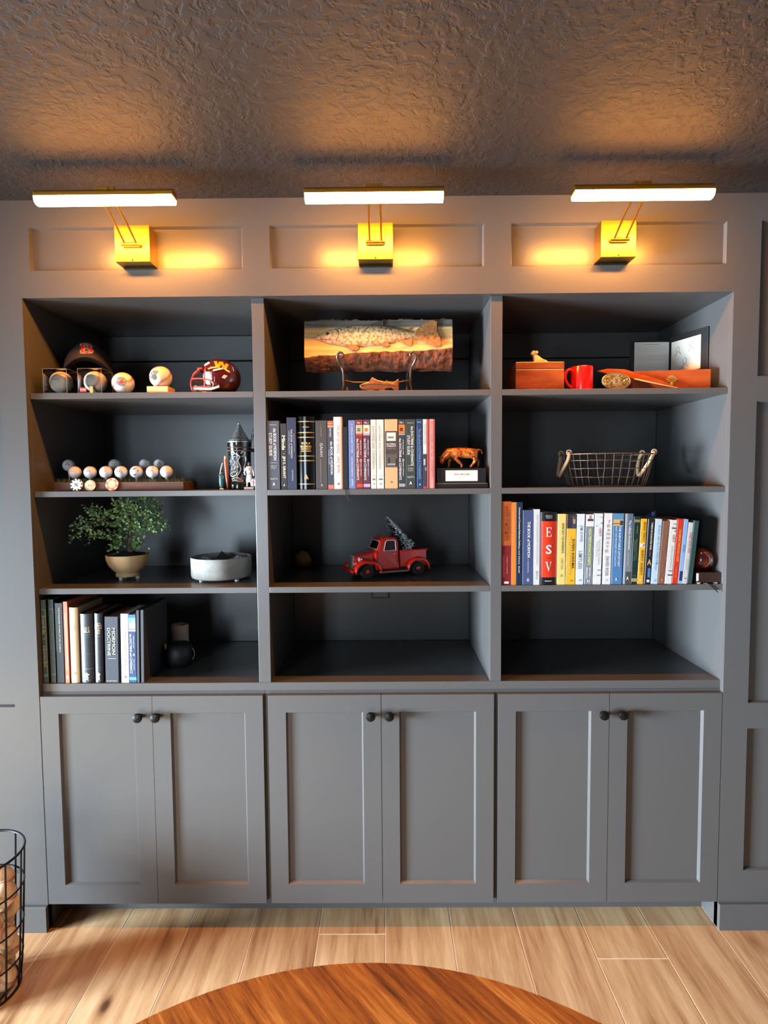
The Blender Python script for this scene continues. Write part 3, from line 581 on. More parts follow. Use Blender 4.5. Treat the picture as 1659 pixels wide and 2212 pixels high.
def baseball(loc, rot, label, group, m=None):
    t = thing('baseball', label, 'baseball', loc, rot, group)
    put('leather', BALL_ME if m is None else BALL_ME.copy(), m or M_LEATHER, t); put('stitching', STITCH_ME, M_STITCH, t)
    if m is not None: t.children[0].data.materials.clear(); t.children[0].data.materials.append(m)
    return t
def on_sphere(R, nrm, up):
    n = Vector(nrm).normalized(); r = Vector(up).cross(n).normalized(); v = n.cross(r)
    return lambda x, y: tuple((n*R + r*x + v*y).normalized()*R)
GB = 'baseballs on the top shelf'
def case(x, y, label):
    t = thing('ball_display_case', label, 'display case', (x, y, Z1), group='clear cubes on the top shelf')
    g = NT('clear_acrylic'); tr = g.n('ShaderNodeBsdfTransparent'); tr.inputs[0].default_value = (.96, .97, .97, 1)
    gl = g.n('ShaderNodeBsdfGlossy'); gl.inputs['Roughness'].default_value = .05
    fr = g.n('ShaderNodeFresnel'); fr.inputs[0].default_value = 1.35; mx = g.n('ShaderNodeMixShader')
    g.l(fr.outputs[0], mx.inputs[0]); g.l(tr.outputs[0], mx.inputs[1]); g.l(gl.outputs[0], mx.inputs[2]); g.l(mx.outputs[0], g.out.inputs[0])
    s = .0395
    MB().box(-s, -s, 0, s, s, .081).build('cube', g.m, t)
    ed = MB(); e = .0006; em = mat('#6f6b64', .3)
    for a in (-s, s):
        for b in (-s, s):
            ed.tube([(a, b, 0), (a, b, .081)], e, 5); ed.tube([(a, -s, .081 if b > 0 else .001), (a, s, .081 if b > 0 else .001)], e, 5)
            ed.tube([(-s, a, .081 if b > 0 else .001), (s, a, .081 if b > 0 else .001)], e, 5)
    ed.build('cube_edge', em, t)
    MB().lathe([(.018, .0012), (.018, .004), (.014, .0045)], 20).build('seat_ring', mat('#cfc6b6', .3), t)
    return t
c1 = case(.0840, .0625, 'clear acrylic cube with signed baseball beside the side panel')
c2 = case(.2005, .0625, 'clear acrylic cube with small red sticker on its front')
MB().box(-.034, -.0402, .004, -.012, -.0396, .018).build('sticker', mat('#b8261e', .5), c2)
text(c2, 'Rawling', mat('#f0d8cc', .5), flat_h(-.023, .011, .018, .006, -.0406), bold=.01, shear=.3)
MB().box(.000, -.0402, 0, .010, -.0396, .022).build('gold_label', mat('#d9b25c', .35, .6), c2)
b1 = baseball((.0840, .0625, Z1+.0415), (.55, .25, 1.25), 'cream baseball with a grey signature sealed in a clear cube', GB)
sg = MB(); f = on_sphere(BR+.0004, (0, -1, .15), (0, 0, 1))
pts = catmull([(-.012, 0), (-.009, .006), (-.008, -.003), (-.004, .003), (-.001, -.002), (.003, .002), (.007, -.002), (.012, .003)], 5)
def add_decal(parent, name, mb_pts, m, r=.0004):
    o = MB().tube(mb_pts, r, 4).build(name, m, parent); return o
def world_decal(ballobj, fn_pts, name, m, r=.0004):
    inv = ballobj.matrix_basis.inverted().to_3x3()
    return add_decal(ballobj, name, [inv @ Vector(p) for p in fn_pts], m, r)
world_decal(b1, [f(p.x, p.y) for p in [Vector((q[0], q[1])) for q in pts]], 'signature', mat('#7c7a80', .5))
b2 = baseball((.2005, .0625, Z1+.0415), (.2, .5, 2.4), 'white and cream baseball with grey writing sealed in a stickered cube', GB)
world_decal(b2, [f(p[0]-.004, p[1]+.011) for p in pts], 'signature', mat('#9aa0a8', .5))
b3 = baseball((.2940, .0625, Z1+BR), (0, 1.45, .35), 'loose white baseball with round red and navy club emblem', GB)
f3 = on_sphere(BR+.0005, (.28, -1, .05), (0, 0, 1)); inv3 = b3.matrix_basis.inverted().to_3x3()
F3 = lambda x, y: inv3 @ Vector(f3(x, y))
for rr in (.0152, .0085): MB().tube([F3(rr*math.cos(2*PI*k/28), rr*math.sin(2*PI*k/28)) for k in range(28)], .0006, 4, True).build('emblem_ring', mat('#3c4a70', .5), b3)
M_RED = mat('#c8261e', .5)
for dx in (-.0018, .0024):
    q = [(0, .006), (.0028, .0055), (.0026, -.001), (.0014, -.0045), (-.0034, -.0060), (-.0044, -.0040), (-.0010, -.001)]
    MB().add([F3(x+dx, y) for x, y in q], [tuple(range(len(q)))]).build('emblem_mark', M_RED, b3)
text(b3, 'BOSTON', mat('#3c4a70', .5), lambda u, v: F3(u*.021, .0118+v*.004-u*u*.012), bold=.015)
text(b3, 'RED SOX', mat('#3c4a70', .5), lambda u, v: F3(u*.021, -.0118+v*.004+u*u*.012), bold=.015)
st = thing('ball_stand', 'square pale wood block under the hand-print baseball', 'stand', (.4234, .0625, Z1))
blk = MB().box(-.0355, -.034, 0, .0355, .034, .0215); blk.build('block', wood('pale_pine', [(.3, C('#c48f58')), (.6, C('#dcb07a')), (.8, C('#e8c594'))], axis=0, scale=20), st, bevel=.0015)
MB().lathe([(.016, .0215), (.018, .0235), (.014, .0228)], 20).build('dished_ring', mat('#c9955e', .5), st)
b4 = baseball((.4234, .0625, Z1+.0225+BR-.003), (.3, .9, 1.15), 'white baseball printed with a grey child hand on a wood block', GB)
f4 = on_sphere(BR+.0006, (-.22, -1, .1), (0, 0, 1)); inv4 = b4.matrix_basis.inverted().to_3x3(); F4 = lambda x, y: inv4 @ Vector(f4(x, y))
hp = MB()
def blob(cx, cy, rx, ry, rot=0):
    ca, sa = math.cos(rot), math.sin(rot); rings = [(0, 0)]
    V = [F4(cx, cy)]; n = 14
    for r in (.5, 1):
        V += [F4(cx+ca*rx*r*math.cos(2*PI*k/n)-sa*ry*r*math.sin(2*PI*k/n), cy+sa*rx*r*math.cos(2*PI*k/n)+ca*ry*r*math.sin(2*PI*k/n)) for k in range(n)]
    hp.add(V, [(0, 1+k, 1+(k+1) % n) for k in range(n)] + [(1+k, 1+(k+1) % n, 1+n+(k+1) % n, 1+n+k) for k in range(n)])
blob(-.002, -.009, .0105, .0115)
for cx, cy, rt in ((-.0135, .005, .35), (-.006, .0105, .12), (.0015, .0105, -.15), (.0085, .008, -.45), (-.016, -.008, 1.0)): blob(cx, cy, .0025, .0085, rt)
hp.build('hand_print', mat('#4e5254', .8), b4)

# baseball cap: its peak rests on the two cubes, the crown tips back to the shelf
M_CAP = mat('#332c2d', .8, bump=.4, bscale=900); M_CAPU = mat('#15171c', .85)
hs = thing('hat_stand', 'low dark round stand under the dark cap behind the clear cubes', 'stand', (.098, .235, Z1))
MB().lathe([(.045, 0), (.045, .006), (.012, .012), (.011, .060), (.050, .0735), (.055, .083), (.0001, .085)], 28).build('stand', mat('#0e0e10', .6), hs, smooth=True)
cap = thing('baseball_hat', 'dark baseball cap with red letter above the clear cubes', 'hat', (.098, .225, Z1+.0790), (-.10, 0, .42))
n, k = 28, 12; cr = MB(); V = []; ca, cb, chh = .086, .098, .125
for i in range(k+1):
    e = PI/2*i/k
    for j in range(n):
        th = 2*PI*j/n; x = ca*math.cos(th)*math.cos(e)**.8; y = cb*math.sin(th)*math.cos(e)**.8
        fr = max(0, -math.sin(th)); base = .042*fr*(1-(math.cos(th))**2)
        V.append((x, y, base*(1-i/k) + chh*math.sin(e)))
cr.add(V, [(i*n+j, i*n+(j+1) % n, (i+1)*n+(j+1) % n, (i+1)*n+j) for i in range(k) for j in range(n)])
o = cr.build('crown', M_CAP, cap, smooth=True); sm = o.modifiers.new('s', 'SOLIDIFY'); sm.thickness = .0015
MB().ball((0, 0, chh+.001), (.007, .007, .004), 12, 6).build('button', M_CAP, cap, smooth=True)
vz = MB(); V = []; nu, nv = 20, 6
for a in range(nu+1):
    th = PI + PI*a/nu; x = .0865*math.cos(th); yb = cb*math.sin(th)
    for b in range(nv+1):
        q = b/nv; fwd = .066*math.sqrt(max(0, 1-(x/.0885)**2))
        V.append((x*(1+.04*q), yb*.985 - q*fwd, .042*math.sin(th)**2 - .003*q))
vz.add(V, [(a*(nv+1)+b, a*(nv+1)+b+1, (a+1)*(nv+1)+b+1, (a+1)*(nv+1)+b) for a in range(nu) for b in range(nv)])
o = vz.build('peak', M_CAP, cap, smooth=True); sm = o.modifiers.new('s', 'SOLIDIFY'); sm.thickness = .003
def crownfn(dx, dz, off):
    def fn(x, z):
        e = .5; sn_ = 1.0
        for _ in range(14):
            c = math.cos(e)**.8; q = min(.98, abs(x)/(ca*c)); sn_ = math.sqrt(1-q*q)
            e = min(1.5, max(0, math.asin(min(.99, max(0, (z - .042*sn_**3*(1-e*2/PI))/chh)))))
        return (x, -cb*math.cos(e)**.8*sn_ - off*math.cos(e), z + off*math.sin(e))
    return fn
cf = crownfn(0, 0, .0032); cf2 = crownfn(0, 0, .0022)
BZ = .087
text(cap, 'B', mat('#f2e6dc', .6), lambda u, v: cf2(u*.044, BZ+v*.042), name='letter_outline', bold=.045)
text(cap, 'B', mat('#d03a22', .6), lambda u, v: cf(u*.039, BZ+v*.037), name='letter', bold=.012)
for sx, sz, dx, dz in ((-.016, .018, -.008, .002), (-.016, -.018, -.008, -.002), (.016, .006, .008, .006), (.017, -.013, .009, .004), (-.014, .001, -.009, .003)):
    MB().add([cf(sx, BZ+sz-.003), cf(sx, BZ+sz+.003), cf(sx+dx, BZ+sz+dz)], [(0, 1, 2)]).build('letter_spur', mat('#d03a22', .6), cap)

# small football helmet facing left
HM = thing('football_helmet', 'small maroon football helmet with gold letter and face mask', 'helmet', (.6150, .095, Z1), (0, 0, .30))
a, b, c = .0705, .058, .064; zc = .0565
sh = MB(); V = []; nu, nv = 48, 28; keep = []
def hp_(th, ph): return (a*math.sin(ph)*math.cos(th), b*math.sin(ph)*math.sin(th), zc + c*math.cos(ph))
for i in range(nv+1):
    for j in range(nu): V.append(hp_(2*PI*j/nu, PI*i/nv))
F = []
for i in range(nv):
    for j in range(nu):
        th = 2*PI*(j+.5)/nu; ph = PI*(i+.5)/nv; x, y, z = hp_(th, ph)
        if z < .012: continue
        if x < -.012 - (.018 if z < .045 else 0) and z < .082 - .25*abs(y) and x < -.030 + .0*z: continue
        F.append((i*nu+j, i*nu+(j+1) % nu, (i+1)*nu+(j+1) % nu, (i+1)*nu+j))
sh.add(V, F); me = sh.mesh('shell', True); bm = bmesh.new(); bm.from_mesh(me)
bmesh.ops.delete(bm, geom=[v for v in bm.verts if not v.link_faces], context='VERTS'); bm.to_mesh(me); bm.free()
o = put('shell', me, mat('#4a0f12', .12, coat=.6), HM); sm = o.modifiers.new('s', 'SOLIDIFY'); sm.thickness = .004; sm.offset = -1
def hside(x, z, off=.0008):
    q = max(.02, 1-(x/a)**2-((z-zc)/c)**2); return (x, -(b*math.sqrt(q)+off), z)
def hpoly(name, q, m, off=.0010):
    mb = MB(); N = 6
    for poly in q:
        (x0, z0), (x1, z1), (x2, z2), (x3, z3) = poly; V = []
        for i in range(N+1):
            for j in range(N+1):
                s, t = i/N, j/N
                V.append(hside((x0*(1-s)+x1*s)*(1-t)+(x3*(1-s)+x2*s)*t, (z0*(1-s)+z1*s)*(1-t)+(z3*(1-s)+z2*s)*t, off))
        mb.add(V, [(i*(N+1)+j, (i+1)*(N+1)+j, (i+1)*(N+1)+j+1, i*(N+1)+j+1) for i in range(N) for j in range(N)])
    return mb.build(name, m, HM)
GOLD = mat('#f2a01e', .35)
hpoly('letter', [((-.020, .108), (-.010, .108), (-.004, .083), (-.012, .083)), ((-.003, .106), (.008, .106), (-.002, .083), (-.010, .083)), ((.001, .106), (.010, .106), (.018, .080), (.009, .080)), ((.019, .101), (.029, .098), (.019, .076), (.009, .079))], GOLD)
hpoly('side_clip', [((-.024, .070), (-.022, .076), (.008, .084), (.008, .078))], mat('#efe2d4', .4), .003)
hpoly('ear_vent', [((.004, .050), (.012, .060), (.024, .057), (.014, .046))], mat('#d9d6d2', .4), .0015)
hpoly('rear_stripe', [((.040, .090), (.042, .090), (.046, .076), (.044, .076))], mat('#e6dccf', .4), .0015)
hpoly('brow_plate', [((-.050, .098), (-.036, .108), (-.032, .100), (-.050, .090))], mat('#efe0d2', .4), .002)
M_MASK = mat('#b3423a', .35); fm = MB()
def mbar(P, r=.0023): fm.tube(catmull(P, 5), r, 7)
for s in (-1, 1):
    mbar([(-.030, s*.054, .040), (-.060, s*.046, .046), (-.088, s*.022, .048), (-.094, 0, .048)])
    mbar([(-.026, s*.050, .018), (-.058, s*.044, .020), (-.086, s*.022, .020), (-.092, 0, .020)])
    mbar([(-.046, s*.044, .084), (-.052, s*.046, .060), (-.050, s*.050, .040), (-.052, s*.046, .019)])
    mbar([(-.092, s*.012, .049), (-.096, s*.012, .034), (-.092, s*.012, .012), (-.086, s*.012, .004)])
    mbar([(-.030, s*.054, .040), (-.022, s*.055, .030), (-.026, s*.050, .018)])
mbar([(-.058, -.036, .082), (-.070, -.015, .085), (-.072, 0, .086), (-.070, .015, .085), (-.058, .036, .082)])
mbar([(-.066, -.030, .080), (-.084, -.014, .068), (-.093, 0, .049)]); mbar([(-.066, .030, .080), (-.084, .014, .068), (-.093, 0, .049)])
fm.build('face_mask', M_MASK, HM, smooth=True)
cs = MB().tube(catmull([(-.004, -.060, .020), (-.03, -.055, .012), (-.062, -.036, .014), (-.082, 0, .018), (-.062, .036, .014), (-.03, .055, .012)], 5), .0042, 8)
cs.ball((-.080, 0, .018), (.010, .018, .011), 14, 8); cs.build('chin_strap', mat('#eadfd2', .5), HM, smooth=True)
MB().ball((-.022, 0, .060), (.034, .046, .036), 20, 12).build('padding', mat('#cfcac4', .7), HM, smooth=True)

# ------------------------------------------------------------------ golf display (second shelf, left bay)
GW = wood('dark_walnut', [(.3, C('#22120a')), (.5, C('#4a2a18')), (.7, C('#6e4428'))], axis=0, scale=16, rough=.75)
gd = thing('golf_tee_display', 'walnut block topped with artificial grass and wooden golf tees', 'display', (.274, .050, Z2))
MB().box(-.221, 0, 0, .221, .142, .030).build('block', GW, gd, bevel=.0015)
gm = MB(); rg = random.Random(3)
for i in range(3200):
    x = rg.uniform(-.218, .218); y = rg.uniform(.002, .140); h = rg.uniform(.006, .016); an = rg.uniform(0, 2*PI); l = rg.uniform(.001, .007)
    dx, dy = math.cos(an), math.sin(an); w = .0007
    gm.add([(x-dy*w, y+dx*w, .0295), (x+dy*w, y-dx*w, .0295), (x+dx*l, y+dy*l, .030+h)], [(0, 1, 2)])
g = gm.build('grass', mat('#3d4a22', .7, vary=.5, vscale=60), gd); g['kind'] = 'stuff'
M_TEE = mat('#d8c49a', .5)
tee_me = MB().lathe([(.0012, 0), (.0018, .014), (.0020, .020), (.0052, .026), (.0056, .0275), (.0040, .0268), (.0001, .0255)], 12).mesh('tee', True)
GR = .02135
fx = [.104, .157, .212, .265, .318, .374, .423]; bx = [.047, .106, .161, .212, .266, .322, .374, .427]
# back tees stand taller than the front ones
tee_b = MB().lathe([(.0012, 0), (.0018, .020), (.0020, .030), (.0052, .036), (.0056, .0375), (.0040, .0368), (.0001, .0355)], 12).mesh('tee', True)
for x in fx: put('tee', tee_me, M_TEE, gd, loc=(x-.274, .040, .017))
for x in bx: put('tee', tee_b, M_TEE, gd, loc=(x-.274, .108, .0335))
M_GOLF = NT('golf_ball'); t = M_GOLF; t.b.inputs['Base Color'].default_value = C('#c9ccd2'); t.b.inputs['Roughness'].default_value = .25
vo = t.n('ShaderNodeTexVoronoi'); vo.inputs['Scale'].default_value = 330; t.l(t.coords(), vo.inputs['Vector']); t.bump(vo.outputs['Distance'], .35, .0008); M_GOLF = t.m
gb_me = MB().ball((0, 0, 0), GR, 28, 16).mesh('shell', True)
GG = 'golf balls on the walnut display'
def gball(x, y, z, label, mark=None, col='#5a6478', rz=0.0):
    t = thing('golf_ball', label, 'golf ball', (x, y, z), group=GG)
    put('shell', gb_me, M_GOLF, t)
    f = on_sphere(GR+.0003, (.15+rz, -1, .12), (0, 0, 1)); m = mat(col, .5)
    if mark == 'tri':
        mb = MB()
        for cx, cy in ((0, .0045), (-.0042, -.001), (.0042, -.001)):
            mb.add([f(cx+.0030*math.cos(2*PI*k/6+PI/6), cy+.0030*math.sin(2*PI*k/6+PI/6)) for k in range(6)], [tuple(range(6))])
        mb.build('logo', m, t); text(t, 'SIGNET', m, lambda u, v: f(u*.013, -.007+v*.0016))
    elif mark == 'ring':
        MB().tube([f(.008*math.cos(2*PI*k/20), .008*math.sin(2*PI*k/20)) for k in range(20)], .0005, 4, True).build('logo', m, t)
        text(t, 'A', m, lambda u, v: f(u*.007, v*.008), bold=.02)
    elif mark == 'blue':
        mb = MB()
        for cx, cy, r in ((-.004, .010, .0042), (.003, .011, .003), (.012, .003, .0035), (0, -.0145, .0055), (-.005, -.0140, .003)):
            mb.add([f(cx+r*math.cos(2*PI*k/8), cy+r*math.sin(2*PI*k/8)*.8) for k in range(8)], [tuple(range(8))])
        mb.build('logo', m, t); text(t, 'ACE', m, lambda u, v: f(u*.009, -.003+v*.002))
    elif mark: text(t, mark, m, lambda u, v: f(u*.011, .002+v*.0035), bold=.01)
    return t
zf = Z2 + .017+.0268 + GR - .0012; zb = Z2+.0335+.0368+GR-.0012
FL = ['pinkish-white golf ball with faint script on a front tee by the side panel', 'cream golf ball with scribbled mark on a front tee', 'white golf ball with blue script and edge arrow on a front tee', 'white golf ball with round grey crest on a front tee', 'white golf ball with blue blotches on a front tee', 'white golf ball with small grey script between the blue-blotched balls', 'white golf ball with blue sprig mark at the end of the tee row']
FM = [('Tour', '#b49a94'), ('M', '#8a8a90'), ('Pro', '#6a7894'), ('ring', '#5c6068'), ('blue', '#24427c'), ('Elm', '#5a6a84'), ('Bay', '#3a5a94')]
for x, lb, (mk, cc) in zip(fx, FL, FM): gball(x, .090, zf, lb, mk, cc, rz=-.2 if mk == 'Bay' else 0)
for x, lb, (mk, cc) in zip((.047, .212, .322, .374), ['white golf ball with red logo on a tall back tee by the side panel', 'plain white golf ball with faint smile mark on a tall back tee', 'plain white golf ball on a tall back tee beside the red-logo ball', 'white golf ball with red logo at the open end of the back tees'],
                            [('tri', '#8a2c2c'), ('u', '#8a92a0'), ('c', '#9aa2b0'), ('tri', '#8a2c2c')]): gball(x, .158, zb, lb, mk, cc, rz=.1)
def chip(x, r, label, cb_, cs_, ci, mk, n=8):
    t = thing('poker_chip', label, 'chip', (x, .0415, Z2+.0005), (-.16, 0, 0), group='chips leaning on the golf display')
    MB().prism([(r*math.cos(2*PI*k/36), r+r*math.sin(2*PI*k/36)) for k in range(36)], 0, .0034, 'y').build('disc', mat(cb_, .4), t, bevel=.0004, seg=1)
    sp = MB()
    for k in range(n):
        a0 = 2*PI*k/n; a1 = a0 + PI/n
        P = [(q*math.cos(a0+(a1-a0)*s/3), -.0003, r+q*math.sin(a0+(a1-a0)*s/3)) for q in (r*.74, r*.98) for s in range(4)]
        sp.add(P, [(i, i+1, 5+i, 4+i) for i in range(3)])
    sp.build('edge_inlay', mat(cs_, .4), t)
    MB().add([(r*.62*math.cos(2*PI*k/28), -.0005, r+r*.62*math.sin(2*PI*k/28)) for k in range(28)], [tuple(range(28))]).build('centre_inlay', mat(ci, .4), t)
    text(t, mk, mat(cs_ if cs_ != cb_ else '#555555', .5), flat_h(0, r, r*.7, r*.5, -.0009), bold=.02)
chip(.131, .0212, 'black and cream poker chip leaning on the golf block', '#d9d4ca', '#2a2826', '#e2ddd2', 'S', 10)
chip(.178, .0188, 'tan and silver ball marker leaning on the golf block', '#c4b49a', '#a08c6c', '#d4b98e', 'N', 2)
chip(.252, .0222, 'orange and white poker chip leaning on the golf block', '#e8703a', '#f4d6c2', '#f2a988', '+', 6)

# ------------------------------------------------------------------ stein and small figures
stn = thing('beer_stein', 'dark glazed beer stein with pointed pewter lid and silver relief', 'stein', (.6640, .150, Z2))
M_STEIN = mat('#181614', .18, coat=.5); M_PEW = mat('#8d8a86', .32, .7, vary=.5, vscale=160, bump=.5, bscale=260)
MB().lathe([(.044, 0), (.0455, .006), (.043, .014), (.0445, .020), (.041, .026), (.0395, .04), (.039, .10), (.0395, .138), (.041, .142), (.0405, .150), (.0425, .154), (.042, .168), (.036, .168), (.035, .02), (.0001, .015)], 40).build('body', M_STEIN, stn, smooth=True)
MB().lathe([(.0425, .166), (.043, .170), (.037, .173), (.036, .177), (.030, .181), (.027, .188), (.0225, .193), (.019, .203), (.0150, .207), (.012, .216), (.009, .219), (.0065, .228), (.0045, .230), (.0045, .235), (.0001, .239)], 36).build('lid', M_PEW, stn, smooth=True)
for z, c_ in ((.148, '#8d6a58'), (.0235, '#8b8b88'), (.137, '#a08a74')): MB().lathe([(.0412, z-.0015), (.0425, z), (.0412, z+.0015)], 40).build('ring', mat(c_, .3, .5), stn, smooth=True)
hd = MB().tube(catmull([(.036, .012, .140), (.062, .018, .134), (.068, .020, .10), (.060, .018, .06), (.037, .012, .045)], 6), .006, 10); hd.build('handle', M_STEIN, stn, smooth=True)
th = MB().tube(catmull([(.036, .012, .170), (.042, .012, .178), (.046, .012, .194), (.050, .012, .205)], 5), [.004]*10+[.006]*6, 8); th.ball((.051, .012, .208), (.006, .004, .009), 10, 6); th.build('thumb_lift', M_PEW, stn, smooth=True)
def cyl(u, z, r=.0402): a_ = -PI/2 + u/.04; return (r*math.cos(a_), r*math.sin(a_), z)
M_SIL = mat('#c9c6bc', .3, .4)
rl = MB()
for P in ([(-.022, .128), (-.014, .134), (-.008, .128), (-.014, .122), (-.018, .127)], [(-.010, .126), (0, .124), (.008, .117), (.012, .114)], [(.014, .126), (.022, .134), (.028, .128), (.024, .118), (.016, .116)],
          [(.010, .114), (.004, .10), (.010, .085), (.012, .070), (.006, .056), (-.004, .048)], [(.030, .116), (.031, .10), (.026, .085), (.024, .072), (.026, .064)],
          [(-.028, .05), (-.018, .046), (-.006, .050), (.0, .058)], [(-.020, .036), (-.006, .042), (.010, .038), (.020, .030), (.010, .028), (-.008, .032), (-.020, .030)]):
    rl.tube([cyl(*p[:2]) for p in catmull([(q[0], q[1], 0) for q in P], 4)], .0019, 6)
rl.build('scroll_relief', M_SIL, stn, smooth=True)
fg = MB(); rs = random.Random(5)
for (u, z, r) in [(-.022, .098, .006), (-.012, .112, .005), (-.006, .112, .005), (-.016, .086, .007), (-.006, .090, .007), (-.018, .072, .007), (-.006, .074, .008), (-.022, .060, .006), (-.010, .060, .006), (.001, .082, .006), (0, .038, .006), (-.010, .036, .006)]:
    for k in range(3): p = cyl(u+rs.uniform(-.003, .003), z+rs.uniform(-.004, .004), .0392); fg.ball(p, r*rs.uniform(.35, .6), 8, 5)
for k in range(150):
    u = rs.uniform(-.030, .004); z = rs.uniform(.050, .120); fg.ball(cyl(u, z, .0392), rs.uniform(.0014, .0032), 7, 4)
for k in range(40):
    u = rs.uniform(.012, .030); z = rs.uniform(.030, .060); fg.ball(cyl(u, z, .0388), rs.uniform(.0012, .0026), 7, 4)
fg.build('figure_relief', mat('#8f9698', .3, .3, vary=.4, vscale=120), stn, smooth=True)
MB().tube([cyl(q[0], q[1], .0397) for q in ((.004, .036), (.010, .035), (.016, .032))], .004, 6).build('colour_patch', mat('#c4602c', .4), stn, smooth=True)

def skin(name, verts, edges, radii, m, parent, sub=1):
    me = bpy.data.meshes.new(name); me.from_pydata(verts, edges, []); o = bpy.data.objects.new(name, me); COL.objects.link(o)
    me.materials.append(m); o.parent = parent
    md = o.modifiers.new('skin', 'SKIN'); md.use_smooth_shade = True; md.branch_smoothing = .3
    for sv, r in zip(me.skin_vertices[0].data, radii): sv.radius = r if isinstance(r, tuple) else (r, r)
    me.skin_vertices[0].data[0].use_root = True
    s = o.modifiers.new('sub', 'SUBSURF'); s.levels = sub; s.render_levels = sub
    return o
kn = thing('knight_figurine', 'small knight figurine in white tunic with dark head beside the stein', 'figurine', (.7175, .062, Z2), group='painted figurines by the stein')
MB().box(-.0165, -.012, 0, .0165, .012, .009).build('plinth', mat('#d6cdc4', .6), kn, bevel=.001)
skin('body', [(0, 0, .047), (0, 0, .062), (0, 0, .076), (0, 0, .082), (.0105, 0, .074), (.0155, -.002, .058), (.0165, -.006, .046), (-.0105, 0, .074), (-.016, -.002, .060), (-.012, -.008, .050), (.0055, 0, .042), (.0065, -.001, .024), (.0075, -.002, .010), (-.0055, 0, .042), (-.0070, -.002, .024), (-.0075, -.003, .010)],
     [(0, 1), (1, 2), (2, 3), (2, 4), (4, 5), (5, 6), (2, 7), (7, 8), (8, 9), (0, 10), (10, 11), (11, 12), (0, 13), (13, 14), (14, 15)],
     [.0085, .0085, .0075, .0035, .0035, .003, .0026, .0035, .003, .0026, .005, .0036, .0030, .005, .0036, .0030], mat('#bdb8b4', .5), kn)
MB().ball((0, -.001, .0885), (.0050, .0055, .0068), 14, 10).build('head', mat('#4a4644', .4, .5), kn, smooth=True)
MB().lathe([(.0115, .026), (.0105, .04), (.0085, .054), (.010, .066), (.0098, .0785), (.004, .081)], 18, sy=.72).build('tunic', mat('#e9e4e0', .7), kn, smooth=True)
MB().lathe([(.0092, .052), (.0098, .054), (.0092, .056)], 18, sy=.74).build('belt', mat('#a8785a', .6), kn)
MB().box(-.0006, -.0082, .066, .0006, -.0074, .075).box(-.0035, -.0082, .0700, .0035, -.0074, .0712).build('cross', mat('#6a5a58', .6), kn)
sd = MB().prism([(-.005, .012), (.005, .012), (.006, .030), (.0045, .036), (-.0045, .036), (-.006, .030)], -.001, .001, 'y').xform(Matrix.Translation((.0155, -.010, 0)))
sh_ = sd.build('shield', mat('#d8ccc4', .5), kn)
MB().box(.0147, -.0118, .013, .0163, -.0109, .035).box(.0105, -.0118, .0255, .0205, -.0109, .0275).build('shield_cross', mat('#8e1f1c', .5), sh_)
tf = thing('robed_figurine', 'small figurine in teal coat raising a white staff beside the orange pen', 'figurine', (.6215, .062, Z2), group='painted figurines by the stein')
MB().lathe([(.0068, 0), (.0075, .003), (.005, .006), (.0001, .007)], 14).build('plinth', mat('#cfc7b4', .6), tf)
skin('body', [(0, 0, .034), (0, 0, .046), (0, 0, .056), (.007, -.002, .050), (.008, -.004, .038), (-.006, -.002, .050), (-.003, -.005, .056), (.0028, 0, .030), (.003, 0, .006), (-.0028, 0, .030), (-.003, 0, .006)],
     [(0, 1), (1, 2), (1, 3), (3, 4), (1, 5), (5, 6), (0, 7), (7, 8), (0, 9), (9, 10)], [.0065, .007, .003, .0028, .0022, .0028, .0022, .0036, .0026, .0036, .0026], mat('#1d4a52', .5, vary=.4, vscale=200), tf)
MB().lathe([(.0055, .008), (.0080, .020), (.0088, .036), (.0075, .048), (.0035, .054)], 16, sy=.8).build('coat', mat('#1f5560', .5, vary=.35, vscale=150), tf, smooth=True)
MB().ball((0, -.001, .0595), (.0042, .0045, .0052), 12, 8).build('head', mat('#b9a494', .6), tf, smooth=True)
MB().lathe([(.0058, .061), (.0050, .066), (.0025, .068), (.0001, .068)], 14).build('hat', mat('#20262c', .5), tf, smooth=True)
MB().tube([(-.003, -.006, .054), (.001, -.005, .075), (.006, -.004, .092)], [.0012, .0018, .0014], 8).build('staff', mat('#e8ddd4', .5), tf)
pn = thing('pen', 'orange pen with yellow tip leaning upright against the stein', 'pen', (.6355, .088, Z2), (.02, -.055, 0))
MB().lathe([(.0008, .0002), (.0016, .006), (.0026, .018), (.0042, .030), (.0046, .060), (.0052, .104), (.0050, .106)], 14).build('barrel', mat('#e0561e', .35), pn, smooth=True)
MB().lathe([(.0036, .105), (.0036, .113), (.0030, .116), (.0001, .117)], 12).build('tip', mat('#d9d06a', .4), pn, smooth=True)

# ------------------------------------------------------------------ bonsai in a wooden bowl (third shelf, left bay)
bn = thing('bonsai', 'small leafy bonsai growing in a turned pale wood bowl', 'bonsai', (.2235, .210, Z3))
M_BOWL = wood('turned_pale_wood', [(.3, C('#b98d5c')), (.5, C('#d0a878')), (.75, C('#e2c298'))], axis=2, scale=9, stretch=5, rough=.5, bump=.08)
MB().lathe([(.0001, .010), (.036, .010), (.042, .012), (.0425, .022), (.039, .026), (.052, .036), (.066, .054), (.0735, .074), (.0755, .092), (.071, .092), (.066, .080), (.0001, .078)], 48).build('pot', M_BOWL, bn, smooth=True)
for k in range(3):
    an = -PI/2 - .35 + 2*PI*k/3; MB().lathe([(.007, 0), (.0075, .010), (.0075, .0115)], 12, (.034*math.cos(an), .034*math.sin(an), 0)).build('foot', mat('#d9cdb8', .5), bn)
so = MB(); V = []; n, k = 26, 6; rs = random.Random(11)
